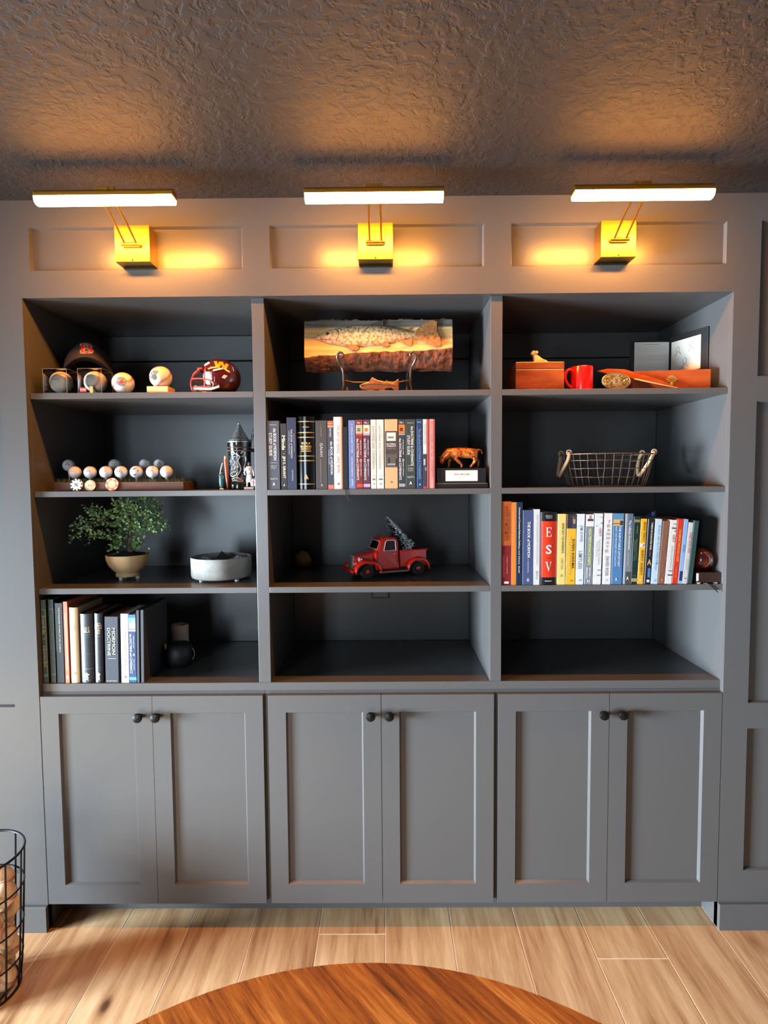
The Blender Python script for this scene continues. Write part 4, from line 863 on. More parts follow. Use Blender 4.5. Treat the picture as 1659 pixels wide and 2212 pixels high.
for i in range(k+1):
    for j in range(n):
        r = .069*(1-i/k); a_ = 2*PI*j/n; V.append((r*math.cos(a_), r*math.sin(a_), .080 + .026*math.sin(PI/2*i/k)**1.3 + rs.uniform(-.002, .002)))
so.add(V, [(i*n+j, i*n+(j+1) % n, (i+1)*n+(j+1) % n, (i+1)*n+j) for i in range(k) for j in range(n)])
s_ = so.build('soil', mat('#26231a', .95, vary=.6, vscale=120, bump=1.0, bscale=260), bn, smooth=True); s_['kind'] = 'stuff'
M_BARK = mat('#6d5848', .85, vary=.3, vscale=80, bump=.6, bscale=180)
TR = [(.012, -.006, .098), (.010, -.006, .125), (.014, -.004, .150), (.018, -.004, .180), (.012, 0, .215), (.016, 0, .25), (.02, 0, .28)]
MB().tube(catmull(TR, 5), [.0085-.0062*i/30 for i in range(31)], 10).build('trunk', M_BARK, bn, smooth=True)
MB().tube(catmull([(.012, -.008, .100), (.026, -.008, .110), (.030, -.006, .124), (.022, -.004, .140), (.026, -.004, .165), (.040, -.004, .20)], 4), [.0042-.003*i/20 for i in range(21)], 8).build('side_stem', M_BARK, bn, smooth=True)
BRN = [[(.018, -.004, .178), (-.02, -.02, .200), (-.07, -.035, .215), (-.115, -.04, .205), (-.150, -.045, .180), (-.185, -.05, .155)],
       [(-.07, -.035, .215), (-.10, -.03, .245), (-.112, -.02, .262)], [(-.095, -.038, .213), (-.15, -.03, .215), (-.175, -.03, .195)],
       [(.014, -.002, .155), (-.02, -.03, .165), (-.06, -.05, .172), (-.09, -.05, .168)], [(-.11, -.04, .2), (-.115, -.045, .175), (-.118, -.045, .155)],
       [(.012, 0, .21), (-.01, -.02, .235), (-.04, -.04, .24), (-.07, -.04, .232)],
       [(.014, 0, .23), (.05, -.015, .255), (.09, -.02, .245), (.125, -.02, .225), (.150, -.02, .195)], [(.09, -.02, .245), (.10, -.03, .225), (.115, -.03, .195), (.12, -.03, .18)],
       [(.02, 0, .28), (.05, 0, .290), (.085, .01, .285), (.12, .02, .262)], [(.016, 0, .25), (-.01, -.02, .27), (-.02, -.02, .285)], [(.02, 0, .27), (.025, -.03, .28), (.03, -.04, .26)],
       [(.026, -.004, .16), (.045, -.03, .205), (.055, -.04, .215)], [(.03, -.004, .13), (.045, -.015, .142), (.05, -.02, .13)], [(.01, -.005, .14), (-.015, -.03, .135), (-.03, -.04, .125)],
       [(.04, -.004, .20), (.06, -.02, .2), (.075, -.03, .175)]]
lf = MB(); rl_ = random.Random(21)
def leaf(p, s):
    d = Vector((rl_.uniform(-1, 1), rl_.uniform(-1, .3), rl_.uniform(-.7, .8))).normalized(); u = d.orthogonal().normalized(); u.rotate(Matrix.Rotation(rl_.uniform(0, 6.28), 3, d)); w = d.cross(u)
    P = [p, p+d*s*.35+u*s*.36, p+d*s*.75+u*s*.33, p+d*s+w*s*.06, p+d*s*.75-u*s*.33, p+d*s*.35-u*s*.36, p+d*s*.5+w*s*.1]
    lf.add(P, [(0, 1, 6), (1, 2, 6), (2, 3, 6), (3, 4, 6), (4, 5, 6), (5, 0, 6)])
for bi, P in enumerate(BRN):
    L_c = catmull(P, 6); MB().tube(L_c, [.0024-.0016*i/(len(L_c)-1) for i in range(len(L_c))], 6).build('branch', M_BARK, bn, smooth=True)
    for i, p in enumerate(L_c):
        if i < 3: continue
        dens = 4 if bi in (0, 2, 4) else 9
        if bi in (3, 5): dens = 5
        for q in range(dens):
            o = Vector((rl_.gauss(0, .011), rl_.gauss(0, .012), rl_.gauss(0, .010))); pp = p+o
            if pp.z < .305: leaf(pp, rl_.uniform(.008, .0135))
for q in range(230):
    pp = Vector((rl_.gauss(.02, .035), rl_.gauss(-.02, .02), rl_.gauss(.235, .032)))
    if .15 < pp.z < .300: leaf(pp, rl_.uniform(.008, .0135))
for q in range(60):
    pp = Vector((rl_.gauss(-.015, .014), rl_.gauss(-.03, .012), rl_.gauss(.165, .022)))
    if .12 < pp.z: leaf(pp, rl_.uniform(.009, .014))
fo = lf.build('foliage', mat('#7a9c62', .5, vary=.4, vscale=45), bn); fo['kind'] = 'stuff'

# ------------------------------------------------------------------ concrete bowl
M_CONC = mat('#8f8b82', .85, vary=.22, vscale=28, bump=.5, bscale=120)
cbw = thing('concrete_bowl', 'round grey concrete bowl on small white feet', 'bowl', (.5740, .205, Z3))
MB().lathe([(.0001, .006), (.098, .006), (.106, .010), (.1085, .018), (.109, .078), (.1085, .083), (.100, .083), (.098, .076), (.098, .016), (.0001, .014)], 56).build('bowl', M_CONC, cbw, smooth=True)
for k in range(4):
    an = -PI/2-.65 + PI/2*k; MB().lathe([(.008, 0), (.008, .007)], 12, (.088*math.cos(an), .088*math.sin(an), 0)).build('foot', mat('#d6d6d2', .5), cbw)
sq = thing('leather_square', 'black folded square sticking out of the concrete bowl', 'wallet', (.565, .20, Z3+.0145))
MB().box(-.030, -.004, 0, .030, .004, .060).build('flap', mat('#121214', .6), sq, bevel=.001, rot=(-.5, .6, .2), loc=(0, .01, .022))
MB().box(-.030, -.030, 0, .030, .030, .006).build('flap', mat('#161618', .6), sq, bevel=.001)
def crumple(name, label, loc, r, seed, hexc):
    rr = random.Random(seed); t = MB().ball((0, 0, 0), (r, r*.8, r*.7), 14, 9)
    t.v = [(x*rr.uniform(.7, 1.15), y*rr.uniform(.7, 1.15), z*rr.uniform(.7, 1.15)) for x, y, z in t.v]
    o = t.build(name, mat(hexc, .12, coat=.5), None); o.location = loc; tag(o, label, 'wrapper', 'crinkled wrappers in the concrete bowl'); return o
crumple('plastic_wrapper', 'crinkled clear wrapper at the divider-side rim of the concrete bowl', (.635, .205, Z3+.062), .030, 4, '#b9bcbe')
crumple('plastic_wrapper', 'crinkled pale wrapper on the bonsai side inside the concrete bowl', (.512, .200, Z3+.066), .024, 9, '#a8adb2')
crumple('plastic_wrapper', 'crinkled grey wrapper in front of the black square in the bowl', (.580, .145, Z3+.064), .024, 14, '#8d9196')

# ------------------------------------------------------------------ bottom shelf: jar and candle
jr = thing('black_jar', 'round matte black lidded jar on the bottom shelf', 'jar', (.405, .215, Z4))
MB().lathe([(.034, 0), (.042, .004), (.050, .022), (.052, .046), (.049, .068), (.038, .083), (.034, .085), (.0001, .087)], 40).build('body', mat('#101112', .55), jr, smooth=True)
MB().tube(catmull([(.044, -.006, .070), (.056, -.006, .060), (.058, -.006, .040), (.050, -.006, .022)], 6), .0016, 6).build('handle', mat('#6a5a50', .4, .7), jr, smooth=True)
MB().tube([(-.046, -.020, .086), (-.040, -.024, .066)], .0042, 10).build('spout', mat('#cdb9a6', .6), jr, smooth=True)
cd = thing('pillar_candle', 'pale pillar candle with hollow top standing behind the black jar', 'candle', (.3675, .330, Z4))
MB().lathe([(.033, 0), (.0335, .002), (.0335, .124), (.031, .127), (.022, .124), (.018, .116), (.0001, .114)], 36).build('wax', mat('#dcc4b0', .6), cd, smooth=True)
MB().tube([(0, 0, .112), (.001, 0, .122)], .001, 6).build('wick', mat('#1a1614', .9), cd)

# ------------------------------------------------------------------ trout plaque on its easel (top shelf, middle bay)
def wob(x, s, a): return a*(noise.noise(Vector((x*s, 3.1, .7)))) + .5*a*noise.noise(Vector((x*s*2.7, 8.2, 1.3)))
M_SLAB = NT('carved_plank'); t = M_SLAB
v = t.coords(); sx = t.n('ShaderNodeSeparateXYZ'); t.l(v, sx.inputs[0])
g = t.noise(t.coords((3, 30, 30)), 3, 5, .6, .5)
light = t.ramp(g, [(.3, C('#a97a44')), (.55, C('#cda066')), (.75, C('#e0bd86'))])
dark = t.ramp(g, [(.3, C('#3a352f')), (.7, C('#6b655c'))])
msk = t.ramp(sx.outputs['Z'], [(.1430, (0, 0, 0, 1)), (.1450, (1, 1, 1, 1))])
mx = t.n('ShaderNodeMix', data_type='RGBA'); t.l(msk, mx.inputs[0]); t.l(light, mx.inputs[6]); t.l(dark, mx.inputs[7])
t.l(mx.outputs[2], t.b.inputs['Base Color']); t.b.inputs['Roughness'].default_value = .5; t.bump(g, .3, .002); M_SLAB = t.m
M_BARK2 = mat('#5c3119', .9, vary=.75, vscale=55, bump=1.0, bscale=120)
PX, PY, PZ_ = 1.1625, .118, Z1+.091
pq = thing('trout_plaque', 'live-edge wooden plaque carved with a brown trout', 'plaque', (PX, PY, PZ_), (-.10, 0, 0))
N = 60; hw = .2585
face = MB(); bk = MB(); bk2 = MB(); Vf = []
for i in range(N+1):
    x = -hw + 2*hw*i/N; s = i/N
    zt = .168 + wob(x, 9, .004); zb = .043 + .022*s + wob(x+5, 12, .010) - (.006 if s < .1 else 0)
    zt2 = zt+.012 + wob(x+2, 14, .006); zb2 = -.002 + wob(x+9, 16, .006)
    Vf.append(((x, 0, zb), (x, 0, zt), (x*.985, .042, zt2), (x*.995, .040, zb2), (x, .014, (zb+zb2)/2+wob(x+3, 22, .010)), (x, .022, (zt+zt2)/2)))
fl_ = []
for p in Vf: fl_ += [p[0], p[1]]
face.add(fl_, [(2*i, 2*i+2, 2*i+3, 2*i+1) for i in range(N)])
for i in (0, N):
    p = Vf[i]; face.add([p[0], p[1], p[5], p[2], p[3], p[4]], [(0, 1, 2, 3, 4, 5)])
fl2 = []
for p in Vf: fl2 += [p[2], p[3]]
face.add(fl2, [(2*i, 2*i+2, 2*i+3, 2*i+1) for i in range(N)])
face.build('plank', M_SLAB, pq)
for nm, i0, i1, i2 in (('lower_bark', 0, 4, 3), ('upper_bark', 1, 5, 2)):
    NR_ = 9; L_c = []; nn2 = 180
    for i in range(nn2+1):
        f0 = i/nn2*N; k0 = min(N-1, int(f0)); fr_ = f0-k0
        P3 = [Vector(Vf[k0][q]).lerp(Vector(Vf[k0+1][q]), fr_) for q in (i0, i1, i2)]
        for r in range(NR_+1):
            q = r/NR_; p = P3[0].lerp(P3[1], q*2) if q < .5 else P3[1].lerp(P3[2], q*2-1)
            amp = .0 if r in (0, NR_) else 1.0
            d_ = noise.fractal(Vector((p.x*55, q*5, 2.0 if i0 else 7.0)), 1.0, 2.0, 4)
            L_c.append((p.x, p.y - amp*(.004 + .006*d_), p.z + amp*.003*d_))
    m = MB().add(L_c, [(i*(NR_+1)+r, (i+1)*(NR_+1)+r, (i+1)*(NR_+1)+r+1, i*(NR_+1)+r+1) for i in range(nn2) for r in range(NR_)]); m.build(nm, M_BARK2, pq)
# border chamfer cut in the face
# trout in relief: upper and lower outline as functions of s along the body
M_TROUT = NT('trout'); t = M_TROUT
v = t.coords(); sx = t.n('ShaderNodeSeparateXYZ'); t.l(v, sx.inputs[0])
vo = t.n('ShaderNodeTexVoronoi'); vo.inputs['Scale'].default_value = 120; t.l(v, vo.inputs['Vector'])
n2 = t.noise(v, 130, 4)
base = t.ramp(sx.outputs['Z'], [(.075, C('#c98a48')), (.10, C('#b8622c')), (.118, C('#c9945a')), (.14, C('#6a4a26'))])
spots = t.ramp(n2, [(.40, C('#6a3c1c')), (.52, C('#e8d0a0')), (.70, C('#fff2d0'))])
mx = t.n('ShaderNodeMix', data_type='RGBA'); mx.inputs[0].default_value = .38; t.l(base, mx.inputs[6]); t.l(spots, mx.inputs[7])
t.l(mx.outputs[2], t.b.inputs['Base Color']); t.b.inputs['Roughness'].default_value = .28; t.bump(n2, .7, .002); M_TROUT = t.m
def prof(s):
    up = .016 + .024*math.sin(PI*min(1, s*1.15))**.8 if s < .86 else .016
    w = max(.10, math.sin(PI*min(1, (s*.92+.07)))**.75)
    return .0375*w
BL = .355; bx0 = -.2175
tr_ = MB(); V = []; n, k = 40, 10
for i in range(n+1):
    s = i/n; x = bx0 + BL*s; h = prof(s)*(1 if s > .12 else .55+.45*s/.12); cz = .115 - .006*(1-s)**2 + .002*s
    for j in range(k+1):
        q = PI*j/k; V.append((x, -.020*math.sin(q)*(h/.0375)-.0005, cz + h*math.cos(q)))
tr_.add(V, [(i*(k+1)+j, (i+1)*(k+1)+j, (i+1)*(k+1)+j+1, i*(k+1)+j+1) for i in range(n) for j in range(k)])
bodyo = tr_.build('trout_body', M_TROUT, pq, smooth=True)
M_FIN = mat('#8c5a30', .45, vary=.45, vscale=90, bump=.6, bscale=220)
def fin(P, name, th=.004, m=None): MB().prism(P, -th, -.0002, 'y').build(name, m or M_FIN, bodyo, bevel=.001)
fin([(.128, .128), (.158, .152), (.186, .166), (.206, .160), (.204, .130), (.216, .100), (.220, .074), (.200, .072), (.165, .088), (.128, .108)], 'tail_fin', .009)
fin([(-.040, .148), (.005, .165), (.018, .167), (.020, .148)], 'dorsal_fin', .006, mat('#3d3228', .5))
fin([(-.14, .092), (-.105, .076), (-.088, .060), (-.070, .062), (-.066, .072), (-.085, .082), (-.105, .092)], 'pectoral_fin', .009)
fin([(.0, .090), (.015, .078), (.032, .074), (.042, .080), (.030, .090)], 'pelvic_fin', .008)
fin([(.075, .094), (.100, .080), (.116, .076), (.120, .096), (.112, .100)], 'anal_fin', .008)
fin([(.10, .134), (.108, .141), (.114, .138), (.112, .133)], 'adipose_fin', .005)
MB().ball((-.178, -.0145, .118), (.0045, .003, .0045), 12, 8).build('eye', mat('#1c140c', .15), bodyo, smooth=True)
MB().tube([(-.205, -.004, .104), (-.185, -.0105, .099), (-.165, -.0125, .098)], .0012, 6).build('mouth_line', mat('#5c3418', .6), bodyo)
MB().tube(catmull([(-.148, -.0135, .132), (-.138, -.0165, .118), (-.142, -.0150, .100), (-.150, -.012, .092)], 5), .0013, 6).build('gill_line', mat('#7a4420', .6), bodyo)
# wrought iron easel
M_IRON = mat('#4e453f', .4, .7)
es = thing('display_easel', 'wrought iron scroll easel holding the carved trout plaque', 'easel', (1.157, .085, Z1))
def spiral(cx, cz, r0, turns, a0, n=18, sgn=1):
    return [(cx + r0*(1-.8*k/n)*math.cos(a0+sgn*2*PI*turns*k/n), cz + r0*(1-.8*k/n)*math.sin(a0+sgn*2*PI*turns*k/n)) for k in range(n+1)]
for s in (-1, 1):
    x = s*.118
    foot = [(s*(.1295)+s*dx, dz) for dx, dz in spiral(0, .014, .0105, .8, -PI/2, 14, 1 if s < 0 else 1)]
    pts = [(x-s*.014 - s*0, 0, .019), (x-s*.016, 0, .010), (x-s*.008, 0, .0042), (x, 0, .010), (x-s*.004, 0, .032), (x-s*.002, 0, .062), (x+s*.004, -.002, .078), (x+s*.012, -.012, .092), (x+s*.016, -.020, .108), (x+s*.008, -.024, .120), (x-s*.002, -.024, .118), (x-s*.004, -.022, .109), (x+s*.003, -.021, .106)]
    pts = [(p[0], p[1], p[2] + (.013 if p[2] > .06 else 0)) for p in pts]
    MB().tube(catmull(pts, 5), .0042, 9).build('scroll_leg', M_IRON, es, smooth=True)
    MB().tube([(x, -.004, .088), (x, .030, .0865), (x-s*.01, .080, .083)], .0038, 8).build('ledge', M_IRON, es, smooth=True)
    MB().tube([(x-s*.01, .080, .083), (x-s*.014, .120, .006), (x-s*.014, .122, .0038)], .0038, 8).build('rear_leg', M_IRON, es, smooth=True)
MB().tube([(-.120, .002, .046), (-.08, .02, .040), (.08, .02, .040), (.120, .002, .046)], .003, 8).build('cross_bar', M_IRON, es, smooth=True)
# copper fish
M_COP = mat('#c07850', .28, .75, vary=.25, vscale=40)
cf_ = thing('copper_fish', 'small folded copper trout standing under the carved plaque', 'figurine', (1.165, .062, Z1))
fo_ = [(-.066, .024), (-.056, .029), (-.035, .034), (-.024, .050), (-.006, .040), (.022, .034), (.024, .042), (.030, .034), (.046, .030), (.066, .045), (.066, .0), (.056, .0), (.042, .014), (.02, .010), (.018, 0), (-.002, 0), (-.002, .008), (-.018, .006), (-.02, 0), (-.038, 0), (-.044, .006), (-.060, .010), (-.066, .018)]
MB().prism(fo_, -.005, .005, 'y').build('body', M_COP, cf_, bevel=.002)
MB().tube([(-.064, -.006, .024), (-.02, -.007, .030), (.03, -.0065, .026), (.06, -.006, .022)], .0016, 6).build('fold_line', M_COP, cf_, smooth=True)
MB().ball((-.056, -.0055, .022), (.003, .002, .003), 8, 6).build('eye', mat('#2a1a14', .4), cf_)

# ------------------------------------------------------------------ bull trophy (second shelf, middle bay)
bt = thing('bull_trophy', 'copper bull with lowered head on a black plinth with cream name plate', 'trophy', (1.4400, .082, Z2))
M_BLK = mat('#111216', .4)
MB().box(-.086, -.050, 0, .089, .050, .0155).build('base', M_BLK, bt, bevel=.001)
MB().box(-.0845, -.0495, .0155, .0870, .049, .0175).build('copper_line', mat('#9c6f5c', .4, .6), bt)
MB().box(-.0815, -.046, .0175, .0830, .046, .068).build('plinth', M_BLK, bt, bevel=.001)
pl = MB().box(-.053, -.0475, .0245, .055, -.0458, .0605).build('name_plate', mat('#d9d2bc', .4), bt, bevel=.0004)
text(bt, 'TRAIL BOSS AWARD', mat('#9a9484', .5), flat_h(.001, .0555, .092, .0026, -.0480))
text(bt, 'John Brough', mat('#4c463c', .5), flat_h(.001, .0470, .052, .0068, -.0480), bold=.012)
text(bt, '$1,000,000', mat('#8c8676', .5), flat_h(.001, .0388, .030, .0036, -.0480))
text(bt, 'Builder', mat('#9a9484', .5), flat_h(.001, .0318, .014, .0022, -.0480))
M_BULL = NT('copper_bull'); t = M_BULL; v = t.coords((1, 1, .55), rot=(0, .5, 0))
n1 = t.noise(v, 75, 3, .6, 1.2)
t.l(t.ramp(n1, [(.34, C('#3c1606')), (.46, C('#b4561a')), (.62, C('#e89a4c'))]), t.b.inputs['Base Color']); t.b.inputs['Roughness'].default_value = .3; t.b.inputs['Metallic'].default_value = .35
t.bump(n1, .5, .003); M_BULL = t.m
ZB = .068
P = [(.050, 0, .056), (.020, 0, .055), (-.012, 0, .058), (-.034, 0, .054), (-.052, 0, .040), (-.062, 0, .028), (-.060, 0, .013),
     (.052, -.014, .036), (.050, -.016, .022), (.040, -.016, .010), (.034, -.018, .002),
     (.056, .014, .036), (.066, .015, .022), (.066, .015, .010), (.062, .014, .002),
     (-.020, -.015, .036), (-.006, -.017, .022), (.006, -.017, .010), (.002, -.019, .002),
     (-.028, .014, .036), (-.036, .016, .022), (-.034, .016, .010), (-.038, .016, .002),
     (.064, 0, .064), (.074, 0, .062), (.078, .002, .048)]
E_ = [(0, 1), (1, 2), (2, 3), (3, 4), (4, 5), (5, 6), (0, 7), (7, 8), (8, 9), (9, 10), (0, 11), (11, 12), (12, 13), (13, 14), (2, 15), (15, 16), (16, 17), (17, 18), (2, 19), (19, 20), (20, 21), (21, 22), (0, 23), (23, 24), (24, 25)]
R_r = [(.018, .020), (.018, .021), (.021, .024), (.017, .021), (.013, .015), (.010, .011), (.0075, .008), .010, .0062, .0042, .0046, .010, .0062, .0042, .0046, .0088, .0056, .0040, .0046, .0088, .0056, .0040, .0046, .003, .0016, .0022]
bl = skin('bull', [(x, y, z+ZB) for x, y, z in P], E_, R_r, M_BULL, bt)
for s in (-1, 1):
    MB().tube(catmull([(-.058, s*.008, ZB+.036), (-.064, s*.018, ZB+.038), (-.073, s*.022, ZB+.040)], 4), [.003-.0026*i/8 for i in range(9)], 6).build('horn', mat('#4a3c34', .4), bl)
    MB().ball((-.054, s*.013, ZB+.034), (.003, .006, .003), 8, 6).build('ear', M_BULL, bl, smooth=True)

# ------------------------------------------------------------------ ornament ball and truck (third shelf, middle bay)
ob = thing('ornament_ball', 'tan woven ball ornament with dark ribbon in the back corner', 'ornament', (.8400, .470, Z3))
MB().ball((0, 0, .036), .036, 30, 18).build('ball', mat('#e0a860', .7, vary=.25, vscale=60, bump=.6, bscale=120), ob, smooth=True)
rb = MB()
for P in ([(-.020, -.02, .070), (0, -.012, .074), (.022, -.016, .064), (.038, -.014, .040), (.048, -.018, .012), (.060, -.022, .002)], [(-.005, -.015, .074), (.012, -.012, .082), (.026, -.01, .070), (.014, -.016, .070)], [(-.004, -.015, .074), (-.020, -.012, .080), (-.030, -.014, .066), (-.012, -.018, .070)], [(.022, -.018, .062), (.044, -.02, .040), (.052, -.024, .02)]):
    rb.tube(catmull(P, 5), .0034, 6)
rb.build('ribbon', mat('#2a1c18', .7), ob, smooth=True)

TY = 0.402
tk = thing('toy_truck', 'red vintage toy pickup truck with chrome grille', 'toy truck', (1.1795, .262, Z3), (0, 0, TY))
M_TR = mat('#c8190f', .22, coat=.7, vary=.12, vscale=30); M_TR2 = mat('#dc2412', .22, coat=.7); M_CHR = mat('#c9c8c4', .22, .85); M_TIRE = mat('#151414', .7); M_WIN = mat('#1a0f10', .08)
WR = .0255
# hood and cab from side outlines
hood = [(-.132, .030), (-.136, .060), (-.132, .078), (-.112, .088), (-.075, .094), (-.040, .096), (-.040, .030)]
MB().prism(hood, -.034, .034, 'y').build('hood', M_TR, tk, bevel=.009, seg=3)
cabp = [(-.060, .026), (-.060, .094), (-.048, .098), (-.034, .134), (-.026, .144), (-.008, .149), (.020, .147), (.032, .139), (.036, .120), (.037, .026)]
cab_ = MB().prism(cabp, -.052, .052, 'y'); cab_.v = [(x, y*(1-.18*max(0, (z-.09)/.06)), z) for x, y, z in cab_.v]
co = cab_.build('cab', M_TR, tk, bevel=.006, seg=3)
def yw(z): return .052*(1-.18*max(0, (z-.09)/.06))
for s in (-1, 1):
    q = [(-.026, .098), (-.017, .130), (-.010, .135), (.018, .135), (.022, .130), (.022, .098)]
    MB().add([(x, s*(yw(z)+.0006), z) for x, z in q], [tuple(range(6))]).build('side_window', M_WIN, co)
    MB().tube([(x, s*(yw(z)+.0008), z) for x, z in q], .0016, 6, True).build('window_trim', mat('#e4cfc0', .4), co)
    MB().tube([(.010, s*.0535, .086), (.020, s*.0535, .086)], .0016, 6).build('door_handle', M_CHR, co)
    for dx in (-.052, .029): MB().box(dx, s*.0522-.0004, .03, dx+.0012, s*.0522+.0004, .092).build('door_seam', mat('#4a0806', .4), co)
ws = [(-.0465, -.040, .102), (-.0465, .040, .102), (-.0345, .037, .132), (-.0345, -.037, .132)]
MB().add([(x-.0022, y, z+.0008) for x, y, z in ws], [(0, 1, 2, 3)]).build('windscreen', M_WIN, co)
MB().tube([(x-.0022, y, z+.0008) for x, y, z in ws], .0015, 6, True).build('windscreen_trim', mat('#d9b8a8', .4), co)
bed = MB(); bz0, bz1 = .034, .094
bed.box(.041, -.050, bz0, .150, -.046, bz1).box(.041, .046, bz0, .150, .050, bz1).box(.041, -.046, bz0, .045, .046, bz1).box(.146, -.046, bz0, .150, .046, bz1).box(.041, -.046, bz0, .150, .046, bz0+.004)
bo = bed.build('bed', M_TR, tk, bevel=.0012)
for s in (-1, 1): MB().tube([(.041, s*.049, bz1), (.154, s*.049, bz1)], .0028, 8).build('bed_rail', M_TR2, bo, smooth=True)
def fender(cx, s, front):
    prof_ = []; m = MB(); n = 14; V = []
    for i in range(n+1):
        a_ = PI*(1-i/n)
        if front: x = cx + (.050 if math.cos(a_) < 0 else .056)*math.cos(a_); z = .026 + .042*math.sin(a_)**.85
        else: x = cx + .046*math.cos(a_); z = .028 + .040*math.sin(a_)**.85
        for yy, dz in ((.030, .002), (.050, .002), (.064, -.002), (.069, -.009)): V.append((x*1.0 if dz > -.005 else cx+(x-cx)*.93, s*yy, max(.018, z+dz)))
    m.add(V, [(4*i+j, 4*i+4+j, 4*i+5+j, 4*i+1+j) for i in range(n) for j in range(3)])
    o = m.build('fender', M_TR2, tk, smooth=True); sm = o.modifiers.new('s', 'SOLIDIFY'); sm.thickness = .003; return o
FXW, RXW = -.094, .112
for s in (-1, 1):
    fender(FXW, s, True); fender(RXW, s, False)
    MB().box(-.046, s*.060-.008, .018, .068, s*.060+.008, .024).build('running_board', mat('#8c6a62', .4), tk, bevel=.001)
    hl = MB().lathe([(.0001, -.012), (.005, -.010), (.0085, 0), (.0085, .003), (.0001, .005)], 16).xform(Matrix.Translation((-.118, s*.040, .070)) @ Matrix.Rotation(-PI/2, 4, 'Y'))
    hl.build('headlight', mat('#e2d6cc', .2, .3), tk, smooth=True)
    for cx in (FXW, RXW):
        wy = s*.052
        prf = [(WR*.62, -.009), (WR*.94, -.009), (WR, -.005), (WR, .005), (WR*.94, .009), (WR*.62, .009)]
        wh = MB().lathe(prf, 28).xform(Matrix.Translation((cx, wy, WR)) @ Matrix.Rotation(PI/2, 4, 'X')); w_ = wh.build('wheel', M_TIRE, tk, smooth=True)
        hb = MB().lathe([(.0001, .0115), (.006, .011), (.009, .008), (.0135, .0065), (.0165, .0085), (.0165, 0), (.0001, 0)], 24).xform(Matrix.Translation((cx, wy, WR)) @ Matrix.Rotation(s*-PI/2 if s > 0 else PI/2, 4, 'X'))
        hb.build('hubcap', M_TR2, w_, smooth=True)
gq = MB().prism([(-.022, .026), (.022, .026), (.025, .040), (.024, .072), (.015, .082), (-.015, .082), (-.024, .072), (-.025, .040)], -.004, .004, 'x').xform(Matrix.Translation((-.1385, 0, 0)) @ Matrix.Rotation(.10, 4, 'Y'))
go = gq.build('grille', mat('#d6d0c8', .3, .4), tk, bevel=.0015)
gl_ = MB()
for k in range(7): gl_.box(-.144, -.0175+.0055*k, .032, -.1425, -.0160+.0055*k, .078)
gl_.build('grille_bars', mat('#6c645e', .4, .4), go)
MB().box(-.153, -.056, .022, -.145, .056, .034).build('bumper', M_TR2, tk, bevel=.003)
MB().box(.155, -.050, .026, .159, .050, .034).build('rear_bumper', mat('#7a0f0c', .4), tk, bevel=.0015)
MB().box(-.12, -.044, .016, .15, .044, .034).build('chassis', mat('#1a0d0c', .6), tk)
# bottle-brush tree lying in the truck bed
tree = thing('bottle_brush_tree', 'snow-tipped dark green bottle-brush tree leaning in the truck bed', 'tree ornament', (1.252, .293, Z3+.086), (.05, -.52, .40))
br_ = MB(); sn = MB(); rt = random.Random(8); H = .152
for i in range(2600):
    s = rt.random()**1.25; z = H*s; r = .043*(1-s)**.9+.003; a_ = rt.uniform(0, 2*PI); l = r*rt.uniform(.75, 1.05)
    d = Vector((math.cos(a_), math.sin(a_), rt.uniform(.05, .35))); q = Vector((-math.sin(a_), math.cos(a_), 0))*.0011
    b0 = Vector((0, 0, z)); e = b0 + d*l; k = b0 + d*l*.70
    br_.add([b0-q, b0+q, e], [(0, 1, 2)])
    if rt.random() < .42:
        q2 = Vector((-math.sin(a_), math.cos(a_), .4)).normalized()*.0022
        sn.add([k, e-q2+d*.001, e+d*.003, e+q2+d*.001], [(0, 1, 2, 3)])
f1_ = br_.build('bristles', mat('#16241f', .8), tree); f1_['kind'] = 'stuff'
f2_ = sn.build('snow_tips', mat('#eef4f6', .8), tree); f2_['kind'] = 'stuff'
MB().tube([(0.014, 0, -.046), (0, 0, H)], .0022, 6).build('wire_stem', mat('#3a2a1c', .7), tree)

# ------------------------------------------------------------------ top shelf, right bay
M_MAHO = wood('mahogany', [(.28, C('#3a1408')), (.48, C('#7c3514')), (.62, C('#a0501f')), (.8, C('#b96a30'))], axis=0, scale=13, stretch=6, rough=.4, coat=.2, bump=.08)
bx_ = thing('keepsake_box', 'dark figured wooden keepsake box beside the divider', 'box', (1.7115, .070, Z1))
MB().box(-.0825, 0, 0, .0825, .150, .074).build('body', M_MAHO, bx_, bevel=.0015)
MB().box(-.0825, 0, .0755, .0825, .150, .0985).build('lid', M_MAHO, bx_, bevel=.0015)
dg = thing('dog_figurine', 'tiny cream lying dog figurine on the keepsake box lid', 'figurine', (1.722, .120, Z1+.0985))
M_CR = mat('#dcbf92', .55, vary=.15, vscale=90)
skin('body', [(.024, 0, .010), (.006, 0, .012), (-.012, 0, .018), (-.017, -.001, .032), (-.022, -.004, .036), (-.016, -.007, .006), (-.028, -.010, .0045), (-.016, .007, .006), (-.028, .010, .0045), (.022, -.008, .006), (.012, -.013, .004), (.028, .006, .006), (.034, .002, .010)],
     [(0, 1), (1, 2), (2, 3), (3, 4), (2, 5), (5, 6), (2, 7), (7, 8), (0, 9), (9, 10), (0, 11), (11, 12)], [.010, .010, .0105, .0085, .0075, .0045, .0038, .0045, .0038, .007, .004, .006, .003], M_CR, dg)
MB().ball((-.021, -.004, .0385), (.0095, .0090, .0085), 16, 10).ball((-.028, -.009, .035), (.0055, .0050, .0042), 12, 8).build('head', M_CR, dg, smooth=True)
for s, yy in ((-1, -.010), (1, .006)): MB().ball((-.012, yy, .040), (.005, .003, .006), 10, 6).build('ear', M_CR, dg, smooth=True)
